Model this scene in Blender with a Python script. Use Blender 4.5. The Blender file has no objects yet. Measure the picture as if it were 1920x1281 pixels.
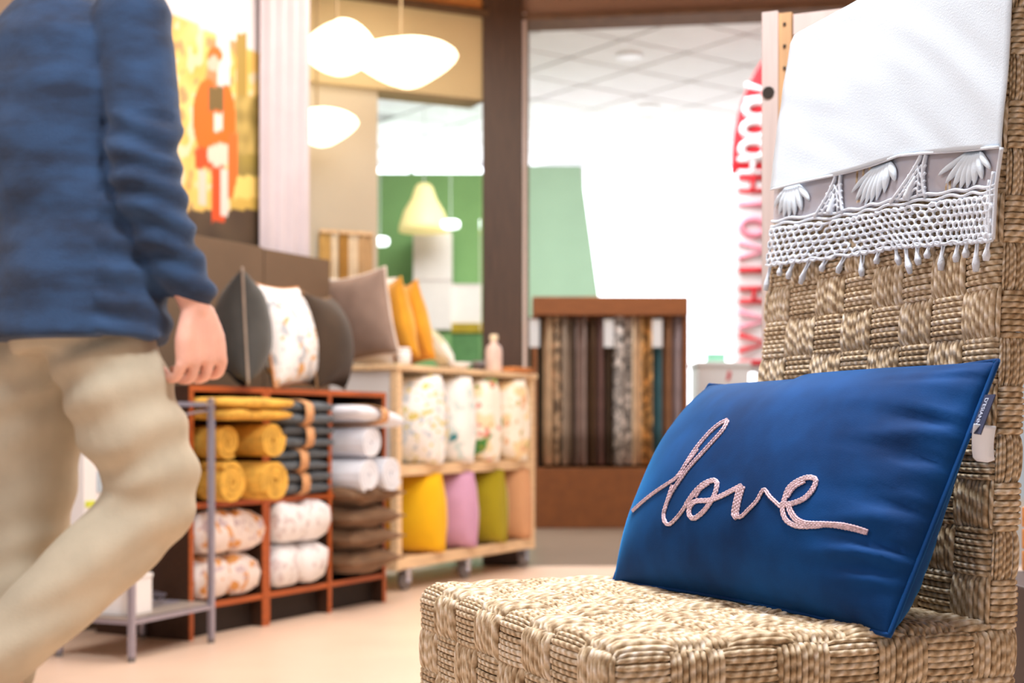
import bpy, bmesh, math, random
from mathutils import Vector, Matrix, noise
from mathutils.bvhtree import BVHTree
random.seed(7)
sc = bpy.context.scene
col = sc.collection
R = math.radians

# ------------------------------------------------------------------ camera
CAMZ, FPX, HOR = 0.65, 50 / 36 * 1920, 800.0
cd = bpy.data.cameras.new('camera'); cam = bpy.data.objects.new('camera', cd); col.objects.link(cam)
cam.location = (0, 0, CAMZ); cam.rotation_euler = (R(90), 0, 0)
cd.lens = 50; cd.sensor_width = 36; cd.shift_y = (HOR - 640.5) / 1920
cd.clip_start = 0.05; cd.clip_end = 100
cd.dof.use_dof = True; cd.dof.focus_distance = 1.55; cd.dof.aperture_fstop = 5.6
sc.camera = cam

# ------------------------------------------------------------------ world, lights, exposure
w = bpy.data.worlds.new('world'); sc.world = w; w.use_nodes = True
bg = w.node_tree.nodes['Background']; bg.inputs[0].default_value = (0.93, 0.96, 1.0, 1); bg.inputs[1].default_value = 0.46
vs = sc.view_settings; vs.view_transform = 'Standard'; vs.look = 'None'; vs.exposure = 0.0; vs.gamma = 1.0; vs.use_curve_mapping = False

def area(name, loc, size, power, color=(1, 1, 1), target=None, sy=None):
    l = bpy.data.lights.new(name, 'AREA'); l.energy = power; l.color = color
    l.shape = 'RECTANGLE'; l.size = size; l.size_y = sy or size
    o = bpy.data.objects.new(name, l); col.objects.link(o); o.location = loc
    if target:
        o.rotation_euler = (Vector(target) - Vector(loc)).to_track_quat('-Z', 'Y').to_euler()
    return o
area('ceiling_panel_over_chair', (0.41, 1.66, 2.6), 0.55, 84, (0.95, 0.98, 1.0))
area('ceiling_panel_over_aisle', (0.15, 4.3, 2.6), 1.6, 64, (1, 0.95, 0.88))
area('person_fill_light', (-1.5, 1.8, 2.6), 0.8, 38, (0.95, 0.97, 1.0))  # unseen fill light added to brighten the walking person
area('ceiling_panel_by_window', (-0.45, 5.6, 2.6), 0.6, 10, (1, 0.9, 0.75))
area('mall_fill_light', (0.4, 9.0, 3.40), 2.2, 190, (0.97, 0.98, 1.0))  # unseen fill light added above the doorway side to brighten stall and ceiling
area('mall_fill_light_far', (3.1, 12.2, 3.40), 2.0, 170, (0.97, 0.98, 1.0))  # second added fill for the mall, kept out of view behind the chair

# ------------------------------------------------------------------ helpers
def at(u, v, d):
    return Vector(((u - 960) / FPX * d, d, CAMZ - (v - HOR) / FPX * d))
def px(p):
    return (960 + FPX * p[0] / p[1], HOR - FPX * (p[2] - CAMZ) / p[1])
def lin(c):
    r = []
    for x in c[:3]:
        x = x / 255
        r.append(x / 12.92 if x <= .04045 else ((x + .055) / 1.055) ** 2.4)
    return tuple(r) + (1,)

def wm(o):
    return (wm(o.parent) if o.parent else Matrix.Identity(4)) @ o.matrix_basis
def tag(o, label=None, cat=None, group=None, kind=None):
    if label: o['label'] = label
    if cat: o['category'] = cat
    if group: o['group'] = group
    if kind: o['kind'] = kind
    return o
def empty(name, loc, rz=0):
    o = bpy.data.objects.new(name, None); col.objects.link(o)
    o.location = loc; o.rotation_euler = (0, 0, rz); o.empty_display_size = .05
    return o
def link(name, me, mat=None, parent=None):
    o = bpy.data.objects.new(name, me); col.objects.link(o)
    if mat is not None and not me.materials: me.materials.append(mat)
    if parent is not None: o.parent = parent
    return o
def copy_tree(o, parent=None):
    c = o.copy(); col.objects.link(c); c.parent = parent
    for ch in list(o.children): copy_tree(ch, c)
    return c

class MB:
    """collects verts and faces; build() links them as one mesh object"""
    def __init__(s): s.v = []; s.f = []; s.uv = None
    def add(s, vs, fs):
        n = len(s.v); s.v += [Vector(x) for x in vs]; s.f += [tuple(i + n for i in f) for f in fs]; return s
    def box(s, x0, x1, y0, y1, z0, z1):
        return s.add([(x0, y0, z0), (x1, y0, z0), (x1, y1, z0), (x0, y1, z0), (x0, y0, z1), (x1, y0, z1), (x1, y1, z1), (x0, y1, z1)],
                     [(3, 2, 1, 0), (4, 5, 6, 7), (0, 1, 5, 4), (1, 2, 6, 5), (2, 3, 7, 6), (3, 0, 4, 7)])
    def tube(s, pts, r, n=8, caps=True, closed=False):
        pts = [Vector(p) for p in pts]; m = len(pts); rs = r if isinstance(r, (list, tuple)) else [r] * m
        vs = []; up = None
        for i in range(m):
            if closed: t = pts[(i + 1) % m] - pts[i - 1]
            else: t = pts[min(i + 1, m - 1)] - pts[max(i - 1, 0)]
            if t.length < 1e-9: t = Vector((0, 0, 1))
            t.normalize()
            if up is None: up = Vector((0, 0, 1)) if abs(t.z) < .9 else Vector((1, 0, 0))
            a = up - t * up.dot(t)
            if a.length < 1e-6: a = t.orthogonal()
            a.normalize(); up = a; b = t.cross(a)
            for k in range(n):
                an = 2 * math.pi * k / n
                vs.append(pts[i] + (a * math.cos(an) + b * math.sin(an)) * rs[i])
        fs = []
        for i in range(m if closed else m - 1):
            j = (i + 1) % m
            for k in range(n):
                q = (k + 1) % n; fs.append((i * n + k, i * n + q, j * n + q, j * n + k))
        if caps and not closed:
            fs.append(tuple(range(n - 1, -1, -1))); fs.append(tuple((m - 1) * n + k for k in range(n)))
        return s.add(vs, fs)
    def lathe(s, prof, c=(0, 0, 0), n=16, axis='z'):
        vs = []; fs = []; m = len(prof)
        for (r, h) in prof:
            for k in range(n):
                a = 2 * math.pi * k / n
                p = (r * math.cos(a), r * math.sin(a), h)
                if axis == 'y': p = (p[0], p[2], p[1])
                if axis == 'x': p = (p[2], p[0], p[1])
                vs.append(Vector(p) + Vector(c))
        for i in range(m - 1):
            for k in range(n):
                q = (k + 1) % n; fs.append((i * n + k, i * n + q, (i + 1) * n + q, (i + 1) * n + k))
        fs.append(tuple(range(n - 1, -1, -1))); fs.append(tuple((m - 1) * n + k for k in range(n)))
        return s.add(vs, fs)
    def grid(s, fn, nu, nv, wrap=False):
        vs = [fn(i / nu, j / nv) for j in range(nv + 1) for i in range(nu + 1)]
        fs = [(j * (nu + 1) + i, j * (nu + 1) + i + 1, (j + 1) * (nu + 1) + i + 1, (j + 1) * (nu + 1) + i) for j in range(nv) for i in range(nu)]
        return s.add(vs, fs)
    def prism(s, poly, off):
        off = Vector(off); n = len(poly); p = [Vector(q) for q in poly]
        return s.add(p + [q + off for q in p], [tuple(range(n - 1, -1, -1)), tuple(range(n, 2 * n))] + [(i, (i + 1) % n, n + (i + 1) % n, n + i) for i in range(n)])
    def build(s, name, mat=None, parent=None, bevel=0, smooth=False, solid=0, world=False, seg=2):
        vs = s.v
        if world and parent is not None:
            inv = wm(parent).inverted(); vs = [inv @ v for v in vs]
        me = bpy.data.meshes.new(name); me.from_pydata([tuple(v) for v in vs], [], s.f); me.validate()
        bm = bmesh.new(); bm.from_mesh(me)
        bmesh.ops.recalc_face_normals(bm, faces=bm.faces)
        if solid:
            bmesh.ops.solidify(bm, geom=bm.faces[:], thickness=solid)
        if bevel:
            bmesh.ops.bevel(bm, geom=bm.edges[:], offset=bevel, segments=seg, affect='EDGES', profile=.6, clamp_overlap=True)
        bm.to_mesh(me); bm.free()
        if smooth:
            for p in me.polygons: p.use_smooth = True
        return link(name, me, mat, parent)

# ------------------------------------------------------------------ materials
def newmat(name):
    m = bpy.data.materials.new(name); m.use_nodes = True
    nt = m.node_tree; return m, nt, nt.nodes, nt.links, nt.nodes['Principled BSDF']
def M(name, c, rough=.75, var=.12, scale=14, metal=0, bump=0, bscale=120, sheen=0, stretch=None, trans=0, ior=1.45, c2=None, spec=None, sub=0):
    m, nt, N, L, b = newmat(name)
    b.inputs['Roughness'].default_value = rough; b.inputs['Metallic'].default_value = metal
    if sheen: b.inputs['Sheen Weight'].default_value = sheen
    if spec is not None: b.inputs['Specular IOR Level'].default_value = spec
    if trans: b.inputs['Transmission Weight'].default_value = trans; b.inputs['IOR'].default_value = ior
    if sub: b.inputs['Subsurface Weight'].default_value = sub; b.inputs['Subsurface Radius'].default_value = (.02, .008, .005)
    tc = N.new('ShaderNodeTexCoord'); mp = N.new('ShaderNodeMapping'); L.new(tc.outputs['Object'], mp.inputs[0])
    if stretch: mp.inputs['Scale'].default_value = stretch
    nz = N.new('ShaderNodeTexNoise'); nz.inputs['Scale'].default_value = scale; nz.inputs['Detail'].default_value = 4
    L.new(mp.outputs[0], nz.inputs['Vector'])
    rp = N.new('ShaderNodeValToRGB'); a = lin(c)
    lo = lin(c2) if c2 else tuple(x * (1 - var) for x in a[:3]) + (1,)
    hi = a if c2 else tuple(min(1, x * (1 + var)) for x in a[:3]) + (1,)
    rp.color_ramp.elements[0].position = .35; rp.color_ramp.elements[0].color = lo
    rp.color_ramp.elements[1].position = .65; rp.color_ramp.elements[1].color = hi
    L.new(nz.outputs['Fac'], rp.inputs[0]); L.new(rp.outputs[0], b.inputs['Base Color'])
    if bump:
        n2 = N.new('ShaderNodeTexNoise'); n2.inputs['Scale'].default_value = bscale; L.new(mp.outputs[0], n2.inputs['Vector'])
        bp = N.new('ShaderNodeBump'); bp.inputs['Strength'].default_value = bump; bp.inputs['Distance'].default_value = .004
        L.new(n2.outputs['Fac'], bp.inputs['Height']); L.new(bp.outputs[0], b.inputs['Normal'])
    return m
def pattern(name, ground, spots, scale=22, rough=.85, thr=.42, seed=0):
    """ground colour with blobs of several print colours (floral prints)"""
    m, nt, N, L, b = newmat(name); b.inputs['Roughness'].default_value = rough
    tc = N.new('ShaderNodeTexCoord'); prev = None
    base = N.new('ShaderNodeRGB'); base.outputs[0].default_value = lin(ground); prev = base.outputs[0]
    for i, (c, sca, th) in enumerate(spots):
        mp = N.new('ShaderNodeMapping'); mp.inputs['Location'].default_value = (3.1 * i + seed, 1.7 * i, 5.3 * i)
        L.new(tc.outputs['Object'], mp.inputs[0])
        nz = N.new('ShaderNodeTexNoise'); nz.inputs['Scale'].default_value = sca; nz.inputs['Detail'].default_value = 1.5
        L.new(mp.outputs[0], nz.inputs['Vector'])
        r = N.new('ShaderNodeValToRGB'); r.color_ramp.elements[0].position = th; r.color_ramp.elements[0].color = (0, 0, 0, 1)
        r.color_ramp.elements[1].position = th + .05; r.color_ramp.elements[1].color = (1, 1, 1, 1)
        L.new(nz.outputs['Fac'], r.inputs[0])
        mx = N.new('ShaderNodeMix'); mx.data_type = 'RGBA'; L.new(r.outputs[0], mx.inputs[0]); L.new(prev, mx.inputs[6])
        mx.inputs[7].default_value = lin(c); prev = mx.outputs[2]
    L.new(prev, b.inputs['Base Color']); return m
def emit(name, c, s, base=None):
    m, nt, N, L, b = newmat(name); b.inputs['Base Color'].default_value = base or lin(c)
    b.inputs['Emission Color'].default_value = lin(c); b.inputs['Emission Strength'].default_value = s
    return m

def wood(name, c, rough=.45, axis='z'):
    st = {'z': (14, 14, 1), 'x': (1, 14, 14), 'y': (14, 1, 14)}[axis]
    return M(name, c, rough, .18, 6, stretch=st, bump=.05, bscale=30)

m_floor = M('floor_tile', (236, 206, 182), .38, .04, 3)
m_mallfloor = M('mall_floor', (140, 122, 104), .3, .06, 2)
m_ceil = M('ceiling_wood', (190, 130, 70), .6, .1, 5)
m_wall = M('wall_paint', (203, 196, 180), .9, .02, 3)
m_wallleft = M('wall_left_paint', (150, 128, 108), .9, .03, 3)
m_bulk = M('bulkhead_paint', (204, 188, 148), .9, .03, 3)
m_dkwood = wood('dark_post_wood', (70, 50, 37), .5)
m_header = M('header_paint', (150, 124, 108), .7, .05, 4)
m_white = M('white_lacquer', (238, 236, 236), .5, .02, 5)
m_pinkwhite = M('pinkish_white_paint', (228, 214, 210), .6, .03, 5)
m_tile = M('mall_tile', (244, 242, 242), .9, .02, 4)
m_grid = M('mall_grid', (180, 176, 176), .9, .02, 4)

# ------------------------------------------------------------------ structure
def struct(name, mb, mat, bevel=0):
    return tag(mb.build(name, mat, bevel=bevel), kind='structure')
struct('floor', MB().box(-4, 3.2, -1.2, 6.62, -.1, 0), m_floor)
struct('floor_mall', MB().box(-3.4, 4.6, 6.62, 15.4, -.1, -.002), m_mallfloor)
struct('ceiling', MB().box(-4, 3.2, -1.2, 6.95, 2.78, 2.86), m_ceil)

SH = Vector((-.975, 4.304, 0)); ANG = math.atan2(.885, .466)     # shelf line: x along, y to the back
SD = Vector((math.cos(ANG), math.sin(ANG), 0)); SN = Vector((-SD.y, SD.x, 0))
def shp(x, y, z=0): return SH + SD * x + SN * y + Vector((0, 0, z))
def linewall(name, a, b, z0, z1, t, mat, bevel=0):
    a = Vector(a).to_3d(); b = Vector(b).to_3d(); d = (b - a).normalized(); n = Vector((-d.y, d.x, 0)) * t
    m = MB().prism([a + Vector((0, 0, z0)), b + Vector((0, 0, z0)), b + n + Vector((0, 0, z0)), a + n + Vector((0, 0, z0))], (0, 0, z1 - z0))
    return struct(name, m, mat, bevel)
def xy(v): return (v[0], v[1])
struct('wall_right', MB().box(3.1, 3.2, -1.2, 6.3, 0, 2.78), m_wall)
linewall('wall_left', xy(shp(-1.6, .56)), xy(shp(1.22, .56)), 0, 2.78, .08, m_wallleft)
# shop front to the left of the post: wall, glazed opening, bulkhead
F1a, F1b = Vector((-.91, 6.384, 0)), Vector((-.139, 6.75, 0)); F1d = (F1b - F1a).normalized(); F1n = Vector((-F1d.y, F1d.x, 0))
def f1(u):   # point on that wall seen at image column u
    k = (u - 960) / FPX; t = (F1a.x - k * F1a.y) / (k * F1d.y - F1d.x); return F1a + F1d * t
linewall('wall_front', xy(F1a - F1d * 1.6), xy(f1(708)), 0, 2.2, .1, m_wall)
linewall('wall_bulkhead', xy(F1a - F1d * 1.6 - F1n * .05), xy(F1b - F1n * .05), 2.19, 2.60, .2, m_bulk)
linewall('trim_1', xy(F1a - F1d * 1.6 - F1n * .08), xy(F1b - F1n * .08), 2.575, 2.605, .22, M('cornice_dark', (92, 72, 52), .7))
linewall('wall_band', xy(F1a - F1d * 1.6 - F1n * .05), xy(F1b - F1n * .05), 2.605, 2.78, .2, wood('orange_band', (205, 145, 80), .5, 'x'))
g = M('window_glass', (240, 246, 244), .02, .0, 3, trans=1, ior=1.02)
win = linewall('window_1', xy(f1(709) + F1n * .03), xy(F1b + F1n * .03), 0.0, 2.19, .008, g)
# dark post with pale door edge, header over the doorway
post = struct('trim_2', MB().box(-.139, .05, 6.68, 6.88, 0, 2.9), m_dkwood, .006)
struct('trim_3', MB().box(.052, .066, 6.70, 6.86, 0, 2.60), m_pinkwhite)
struct('trim_4', MB().box(.066, .080, 6.72, 6.80, 0, 2.59), M('door_seal_dark', (110, 96, 84), .6))
F2a, F2b = Vector((.05, 6.72, 0)), Vector((2.6, 6.36, 0))
linewall('trim_5', xy(F2a), xy(F2b), 2.585, 2.90, .16, m_header)
linewall('trim_6', xy(F2a - Vector((0, .02, 0))), xy(F2b - Vector((0, .02, 0))), 2.565, 2.59, .2, M('header_dark', (112, 88, 70), .7))
# mall beyond
struct('wall_mall', MB().box(-3.4, 4.6, 15.3, 15.4, 0, 3.45), M('mall_wall', (240, 240, 242), .9, .01))
m_day = emit('daylight_glass', (244, 247, 255), 4.0)
wb = struct('window_2', MB().box(-3.2, 4.5, 15.22, 15.28, .25, 3.42), m_day)
for x in (-3.2, -1.1, .72, 2.6, 4.46): MB().box(x, x + .05, 15.17, 15.22, .25, 3.42).build('window_mullion', m_white, wb)
cm = struct('ceiling_mall', MB().box(-3.4, 4.6, 6.95, 15.4, 3.462, 3.55), m_grid)
TS = .622; ta = R(36); e1 = Vector((math.cos(ta), math.sin(ta), 0)); e2 = Vector((-math.sin(ta), math.cos(ta), 0))
n0 = Vector((.802, 10.29, 0)); tm = MB().box(-TS / 2 + .013, TS / 2 - .013, -TS / 2 + .013, TS / 2 - .013, 0, .014)
proto = tm.build('ceiling_tile', m_tile, cm, bevel=.004, seg=1); first = True
for i in range(-9, 13):
    for j in range(-9, 12):
        p = n0 + e1 * TS * (i + .5) + e2 * TS * (j + .5)
        if 9.0 < p.y < 15.1 and -.235 * p.y * .45 < p.x < .19 * p.y + .2:
            t = proto if first else proto.copy()
            if not first: col.objects.link(t); t.parent = cm
            first = False
            t.location = (p.x, p.y, 3.448); t.rotation_euler = (0, 0, ta)
for (u, v) in ((1180, 103), (1216, 200)):
    d = 2.8 * FPX / (HOR - v); p = at(u, v, d)
    r = empty('ceiling_downlight', (p.x, p.y, 3.43))
    tag(r, 'round recessed downlight in the white mall ceiling, ' + ('nearer the doorway header' if v < 150 else 'farther one, low over the green wall'), 'ceiling light', 'downlights in the mall ceiling')
    MB().lathe([(.085, 0), (.1, .004), (.1, .018), (.085, .018)], n=20).build('trim_ring', m_white, r)
    MB().lathe([(.083, .006), (.083, .014)], n=20).build('diffuser', emit('downlight_glow', (225, 238, 240), .8), r)

# ------------------------------------------------------------------ generic soft goods
def cushion_mesh(w, h, t, pinch=.07, n=16, seed=0, flat_back=1.0, wr=.006, power=.5):
    vs = []; fs = []
    def pt(a, b, side):
        x = w / 2 * a * (1 - pinch * (1 - b * b) * abs(a)); z = h / 2 * b * (1 - pinch * (1 - a * a) * abs(b))
        th = max(0, (1 - a * a)) ** power * max(0, (1 - b * b)) ** power * t / 2
        k = noise.noise(Vector((a * 2.2 + seed, b * 2.2, side * 3 + seed))) * wr * (1 if th > 0 else 0)
        y = side * (th * (flat_back if side > 0 else 1) + (k if th > .004 else 0))
        return Vector((x, y, z + h / 2))
    idx = {}
    for side in (-1, 1):
        for j in range(n + 1):
            for i in range(n + 1):
                edge = i in (0, n) or j in (0, n)
                if side == 1 and edge: idx[(1, i, j)] = idx[(-1, i, j)]; continue
                a = -math.cos(math.pi * i / n); b = -math.cos(math.pi * j / n)
                a = .5 * a + .5 * (2 * i / n - 1); b = .5 * b + .5 * (2 * j / n - 1)
                idx[(side, i, j)] = len(vs); vs.append(pt(a, b, side))
        for j in range(n):
            for i in range(n):
                q = [idx[(side, i, j)], idx[(side, i + 1, j)], idx[(side, i + 1, j + 1)], idx[(side, i, j + 1)]]
                fs.append(tuple(q) if side == -1 else tuple(q[::-1]))
    rim = [idx[(-1, i, 0)] for i in range(n)] + [idx[(-1, n, j)] for j in range(n)] + [idx[(-1, i, n)] for i in range(n, 0, -1)] + [idx[(-1, 0, j)] for j in range(n, 0, -1)]
    return vs, fs, [vs[i] for i in rim]
def cushion(name, label, loc, yaw, roll, w, h, t, mat, pipe=None, pitch=0, group=None, seed=0, cat='cushion', pinch=.07, lie=False, power=.5, wr=.006):
    vs, fs, rim = cushion_mesh(w, h, t, pinch, seed=seed, power=power, wr=wr)
    o = MB().add(vs, fs).build(name, mat, smooth=True)
    rot = Matrix.Rotation(R(roll), 4, 'Y') @ Matrix.Rotation(R(yaw), 4, 'Z') @ Matrix.Rotation(R(pitch), 4, 'X')
    zmin = min((rot @ v).z for v in vs)
    o.rotation_euler = rot.to_euler(); o.location = Vector(loc) - Vector((0, 0, zmin))
    tag(o, label, cat, group)
    MB().tube(rim, .0045, 6, closed=True).build('piping', pipe or mat, o, smooth=True)
    return o
def folded(name, label, root, w, d, h, layers, mat, cat='blanket', band=None, group=None, seed=0, bulge=.012, twolump=False):
    """folded textile: rounded layers, open folds to the front. local x = width, y = depth, z up"""
    rnd = random.Random(seed); mb = MB(); lh = h / layers
    for k in range(layers):
        z0 = k * lh; off = rnd.uniform(-.012, .012); nx, na = 16, 12
        def P(s, a, z0=z0, off=off, k=k):
            x = (s - .5) * w * (1 + .02 * math.sin(k * 2.1)); an = a * 2 * math.pi
            cy, cz = math.cos(an), math.sin(an)
            sq = lambda q, e: math.copysign(abs(q) ** e, q)
            e = (1 - abs(2 * s - 1) ** 8) ** .5
            lump = 1
            if twolump: lump = 1 - .28 * math.exp(-((s - .52) / .05) ** 2)
            nn = noise.noise(Vector((s * 4 + seed, an, k * 2.0))) * bulge
            yy = sq(cy, .45) * (d / 2 * (.9 + .1 * e) + nn) * (lump * .3 + .7)
            zz = sq(cz, .6) * (lh / 2 * 1.06 * max(.3, e)) * lump + nn * .4
            return Vector((x, yy + off, z0 + lh / 2 + zz))
        n = len(mb.v)
        mb.v += [P(i / nx, j / na) for i in range(nx + 1) for j in range(na)]
        mb.f += [(n + i * na + j, n + i * na + (j + 1) % na, n + (i + 1) * na + (j + 1) % na, n + (i + 1) * na + j) for i in range(nx) for j in range(na)]
        mb.f += [tuple(n + j for j in range(na)), tuple(n + nx * na + j for j in range(na))]
    o = mb.build(name, mat, smooth=True)
    zmin = min(v.z for v in mb.v); o.matrix_basis = root @ Matrix.Translation((0, 0, -zmin)); tag(o, label, cat, group)
    if band:
        bw, bx = .045, -w * .16
        prof = []
        for j in range(20):
            an = 2 * math.pi * j / 20; c, s_ = math.cos(an), math.sin(an)
            prof.append((math.copysign(abs(c) ** .45, c) * (d / 2 + .016), h / 2 + math.copysign(abs(s_) ** .5, s_) * (h / 2 + .008)))
        b = MB(); vs = [(bx + sx, y, z) for sx in (0, bw) for (y, z) in prof]
        b.add(vs, [(j, (j + 1) % 20, 20 + (j + 1) % 20, 20 + j) for j in range(20)]).build('paper_band', band, o, smooth=True, solid=.002)
    return o
def rolled(name, label, root, r, length, mat, group=None, seed=0, turns=3.2, cat='blanket'):
    mb = MB(); n = 46; ths = r / (turns + .6); sec = []
    for i in range(n + 1):
        f = i / n; an = f * turns * 2 * math.pi + seed; rr = ths * .35 + (r - ths * .5) * f
        sec.append((math.cos(an) * rr, math.sin(an) * rr, an))
    ny = 5; vs = []
    for j in range(ny + 1):
        y = -length / 2 + length * j / ny
        for (x, z, an) in sec:
            wob = 1 + .05 * noise.noise(Vector((an, y * 9, seed)))
            for q in (-.42, .42):
                vs.append((x * wob + math.cos(an) * ths * q, y, z * wob * .93 + math.sin(an) * ths * q + r))
    k = 2 * (n + 1); fs = []
    for j in range(ny):
        for i in range(n):
            for q in (0, 1):
                a = j * k + i * 2 + q; fs.append((a, a + 2, a + 2 + k, a + k))
        for i in (0, n):
            a = j * k + i * 2; fs.append((a, a + 1, a + 1 + k, a + k))
    for j in (0, ny):
        for i in range(n):
            a = j * k + i * 2; fs.append((a, a + 1, a + 3, a + 2))
    o = mb.add(vs, fs).build(name, mat, smooth=False); zmin = min(v[2] for v in vs)
    o.matrix_basis = root @ Matrix.Translation((0, 0, -zmin)); return tag(o, label, cat, group)
def shm(x, y, z, rz=0): return Matrix.Translation(shp(x, y, z)) @ Matrix.Rotation(ANG + rz, 4, 'Z')

#@@SECTION2
# ------------------------------------------------------------------ woven chair
def rope_mat():
    m, nt, N, L, b = newmat('seagrass_rope'); b.inputs['Roughness'].default_value = .7
    uv = N.new('ShaderNodeUVMap'); uv.uv_map = 'strand'
    sx = N.new('ShaderNodeSeparateXYZ'); L.new(uv.outputs[0], sx.inputs[0])
    ad = N.new('ShaderNodeMath'); ad.operation = 'ADD'; L.new(sx.outputs[0], ad.inputs[0]); L.new(sx.outputs[1], ad.inputs[1])
    mu = N.new('ShaderNodeMath'); mu.operation = 'MULTIPLY'; L.new(ad.outputs[0], mu.inputs[0]); mu.inputs[1].default_value = 2 * math.pi
    sn = N.new('ShaderNodeMath'); sn.operation = 'SINE'; L.new(mu.outputs[0], sn.inputs[0])
    tc = N.new('ShaderNodeTexCoord'); nz = N.new('ShaderNodeTexNoise'); nz.inputs['Scale'].default_value = 160; nz.inputs['Detail'].default_value = 3
    L.new(tc.outputs['Object'], nz.inputs['Vector'])
    at_ = N.new('ShaderNodeAttribute'); at_.attribute_name = 'tone'
    r = N.new('ShaderNodeValToRGB'); e = r.color_ramp.elements
    e[0].position = .0; e[0].color = lin((92, 68, 42)); e[1].position = 1; e[1].color = lin((244, 234, 220))
    x = e.new(.3); x.color = lin((156, 128, 92)); x = e.new(.62); x.color = lin((208, 186, 154))
    s1 = N.new('ShaderNodeMath'); s1.operation = 'MULTIPLY_ADD'; L.new(sn.outputs[0], s1.inputs[0]); s1.inputs[1].default_value = .16; s1.inputs[2].default_value = .2
    s2 = N.new('ShaderNodeMath'); s2.operation = 'MULTIPLY_ADD'; L.new(nz.outputs['Fac'], s2.inputs[0]); s2.inputs[1].default_value = .75; L.new(s1.outputs[0], s2.inputs[2])
    s3 = N.new('ShaderNodeMath'); s3.operation = 'ADD'; L.new(s2.outputs[0], s3.inputs[0]); L.new(at_.outputs['Fac'], s3.inputs[1])
    L.new(s3.outputs[0], r.inputs[0]); L.new(r.outputs[0], b.inputs['Base Color'])
    bp = N.new('ShaderNodeBump'); bp.inputs['Strength'].default_value = .6; bp.inputs['Distance'].default_value = .0015
    L.new(sn.outputs[0], bp.inputs['Height']); L.new(bp.outputs[0], b.inputs['Normal'])
    return m
m_rope = rope_mat(); m_core = M('rope_core', (56, 38, 22), .9, .2, 60)
chair = empty('woven_chair', (.090, 1.264, 0), R(21.5))
tag(chair, 'high-backed dining chair woven all over from tan seagrass rope', 'chair')
WMAT = wm(chair)
DX, WY, ZS, ZB = .45, .56, .45, .25          # seat depth, width, top, bottom of weave
RB = .016
def seat_map(p, h):        # p on the surface of the seat box
    lo = Vector((RB, RB, ZB - .1)); hi = Vector((DX - RB, WY - RB, ZS - RB))
    q = Vector([min(max(p[i], lo[i]), hi[i]) for i in range(3)]); n = p - q
    n = n.normalized() if n.length > 1e-7 else Vector((0, 0, 1))
    return q + n * (RB + h)
NB, NT, FB, FT = Vector((.4146, .0019, .45)), Vector((.4755, .0338, 1.18)), Vector((.4333, .5126, .45)), Vector((.549, .574, 1.18))
BW, BH, BT = .53, .735, .038
def back_xyz(a, c, wv):    # a, c in 0..1 across and up, wv = metres behind the front face
    p = (NB * (1 - a) + FB * a) * (1 - c) + (NT * (1 - a) + FT * a) * c
    bow = .012 * math.sin(math.pi * min(max(a, 0), 1)) if True else 0
    return p + Vector((wv + bow, 0, 0))
def back_map(p, h):        # p on the surface of the back box (thickness, across, up)
    lo = Vector((.012, .014, -.2)); hi = Vector((BT - .012, BW - .014, BH - .014))
    q = Vector([min(max(p[i], lo[i]), hi[i]) for i in range(3)]); n = p - q
    n = n.normalized() if n.length > 1e-7 else Vector((-1, 0, 0))
    r = q + n * (.013 + h); return back_xyz(r.y / BW, r.z / BH, r.x)
rr = random.Random(3)
def weave_block(mapf, o, es, et, ls, lt, run_s, nstr):
    """one woven block: strands run along es (run_s) or et; o is its corner on the face"""
    if not run_s: es, et, ls, lt = et, es, lt, ls
    nseg, sid = 7, 6; pitch = lt / nstr; rad = pitch * .52
    vs, fs, uvs, tones = [], [], [], []
    for k in range(nstr):
        tc = (k + .5) * pitch + rr.uniform(-.0004, .0004); n = len(vs); uo = rr.random(); tone = rr.uniform(-.16, .12)
        lift = rr.uniform(-.0008, .001); e0, e1_ = rr.uniform(-.003, .001), rr.uniform(-.001, .003)
        for i in range(nseg + 1):
            f = i / nseg; s = -.002 + e0 + (ls + .004 + e1_ - e0) * f
            hc = .0036 * (1 - abs(2 * f - 1) ** 3.5) * 1.5 - .0042 + lift
            cross = .0014 * (1 - (2 * (k + .5) / nstr - 1) ** 4)
            for q in range(sid):
                an = 2 * math.pi * q / sid
                p0 = o + es * s + et * (tc + rad * math.cos(an))
                vs.append(mapf(p0, hc + cross + rad * math.sin(an)))
                uvs.append((s / (pitch * 2.1) + uo, q / sid)); tones.append(tone)
        for i in range(nseg):
            for q in range(sid):
                q2 = (q + 1) % sid; fs.append((n + i * sid + q, n + i * sid + q2, n + (i + 1) * sid + q2, n + (i + 1) * sid + q))
    c = sum(vs, Vector()) / len(vs)
    me = bpy.data.meshes.new('weave_block'); me.from_pydata([tuple(v - c) for v in vs], [], fs)
    ul = me.uv_layers.new(name='strand')
    for lp in me.loops: 
        ul.data[lp.index].uv = uvs[lp.vertex_index]
    # keep the wrap of the v coordinate continuous
    for p in me.polygons:
        p.use_smooth = True; li = list(p.loop_indices); mx = max(ul.data[i].uv[1] for i in li)
        if mx > .7:
            for i in li:
                if ul.data[i].uv[1] < .3: ul.data[i].uv[1] += 1
    ta_ = me.attributes.new('tone', 'FLOAT', 'POINT'); ta_.data.foreach_set('value', tones)
    ob = link('weave_block', me, m_rope, chair); ob.location = c
X, Y, Z = Vector((1, 0, 0)), Vector((0, 1, 0)), Vector((0, 0, 1))
def weave(mapf, origin, es, et, Ls, Lt, ns, nt_, par):
    for i in range(ns):
        for j in range(nt_):
            hz = (i + j + par) % 2 == 0
            n = 8 if hz else 9
            weave_block(mapf, origin + es * (Ls * i / ns) + et * (Lt * j / nt_), es, et, Ls / ns, Lt / nt_, hz, n)
weave(seat_map, Vector((0, 0, ZB)), Y, Z, WY, ZS - ZB, 8, 4, 0)              # front face
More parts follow.
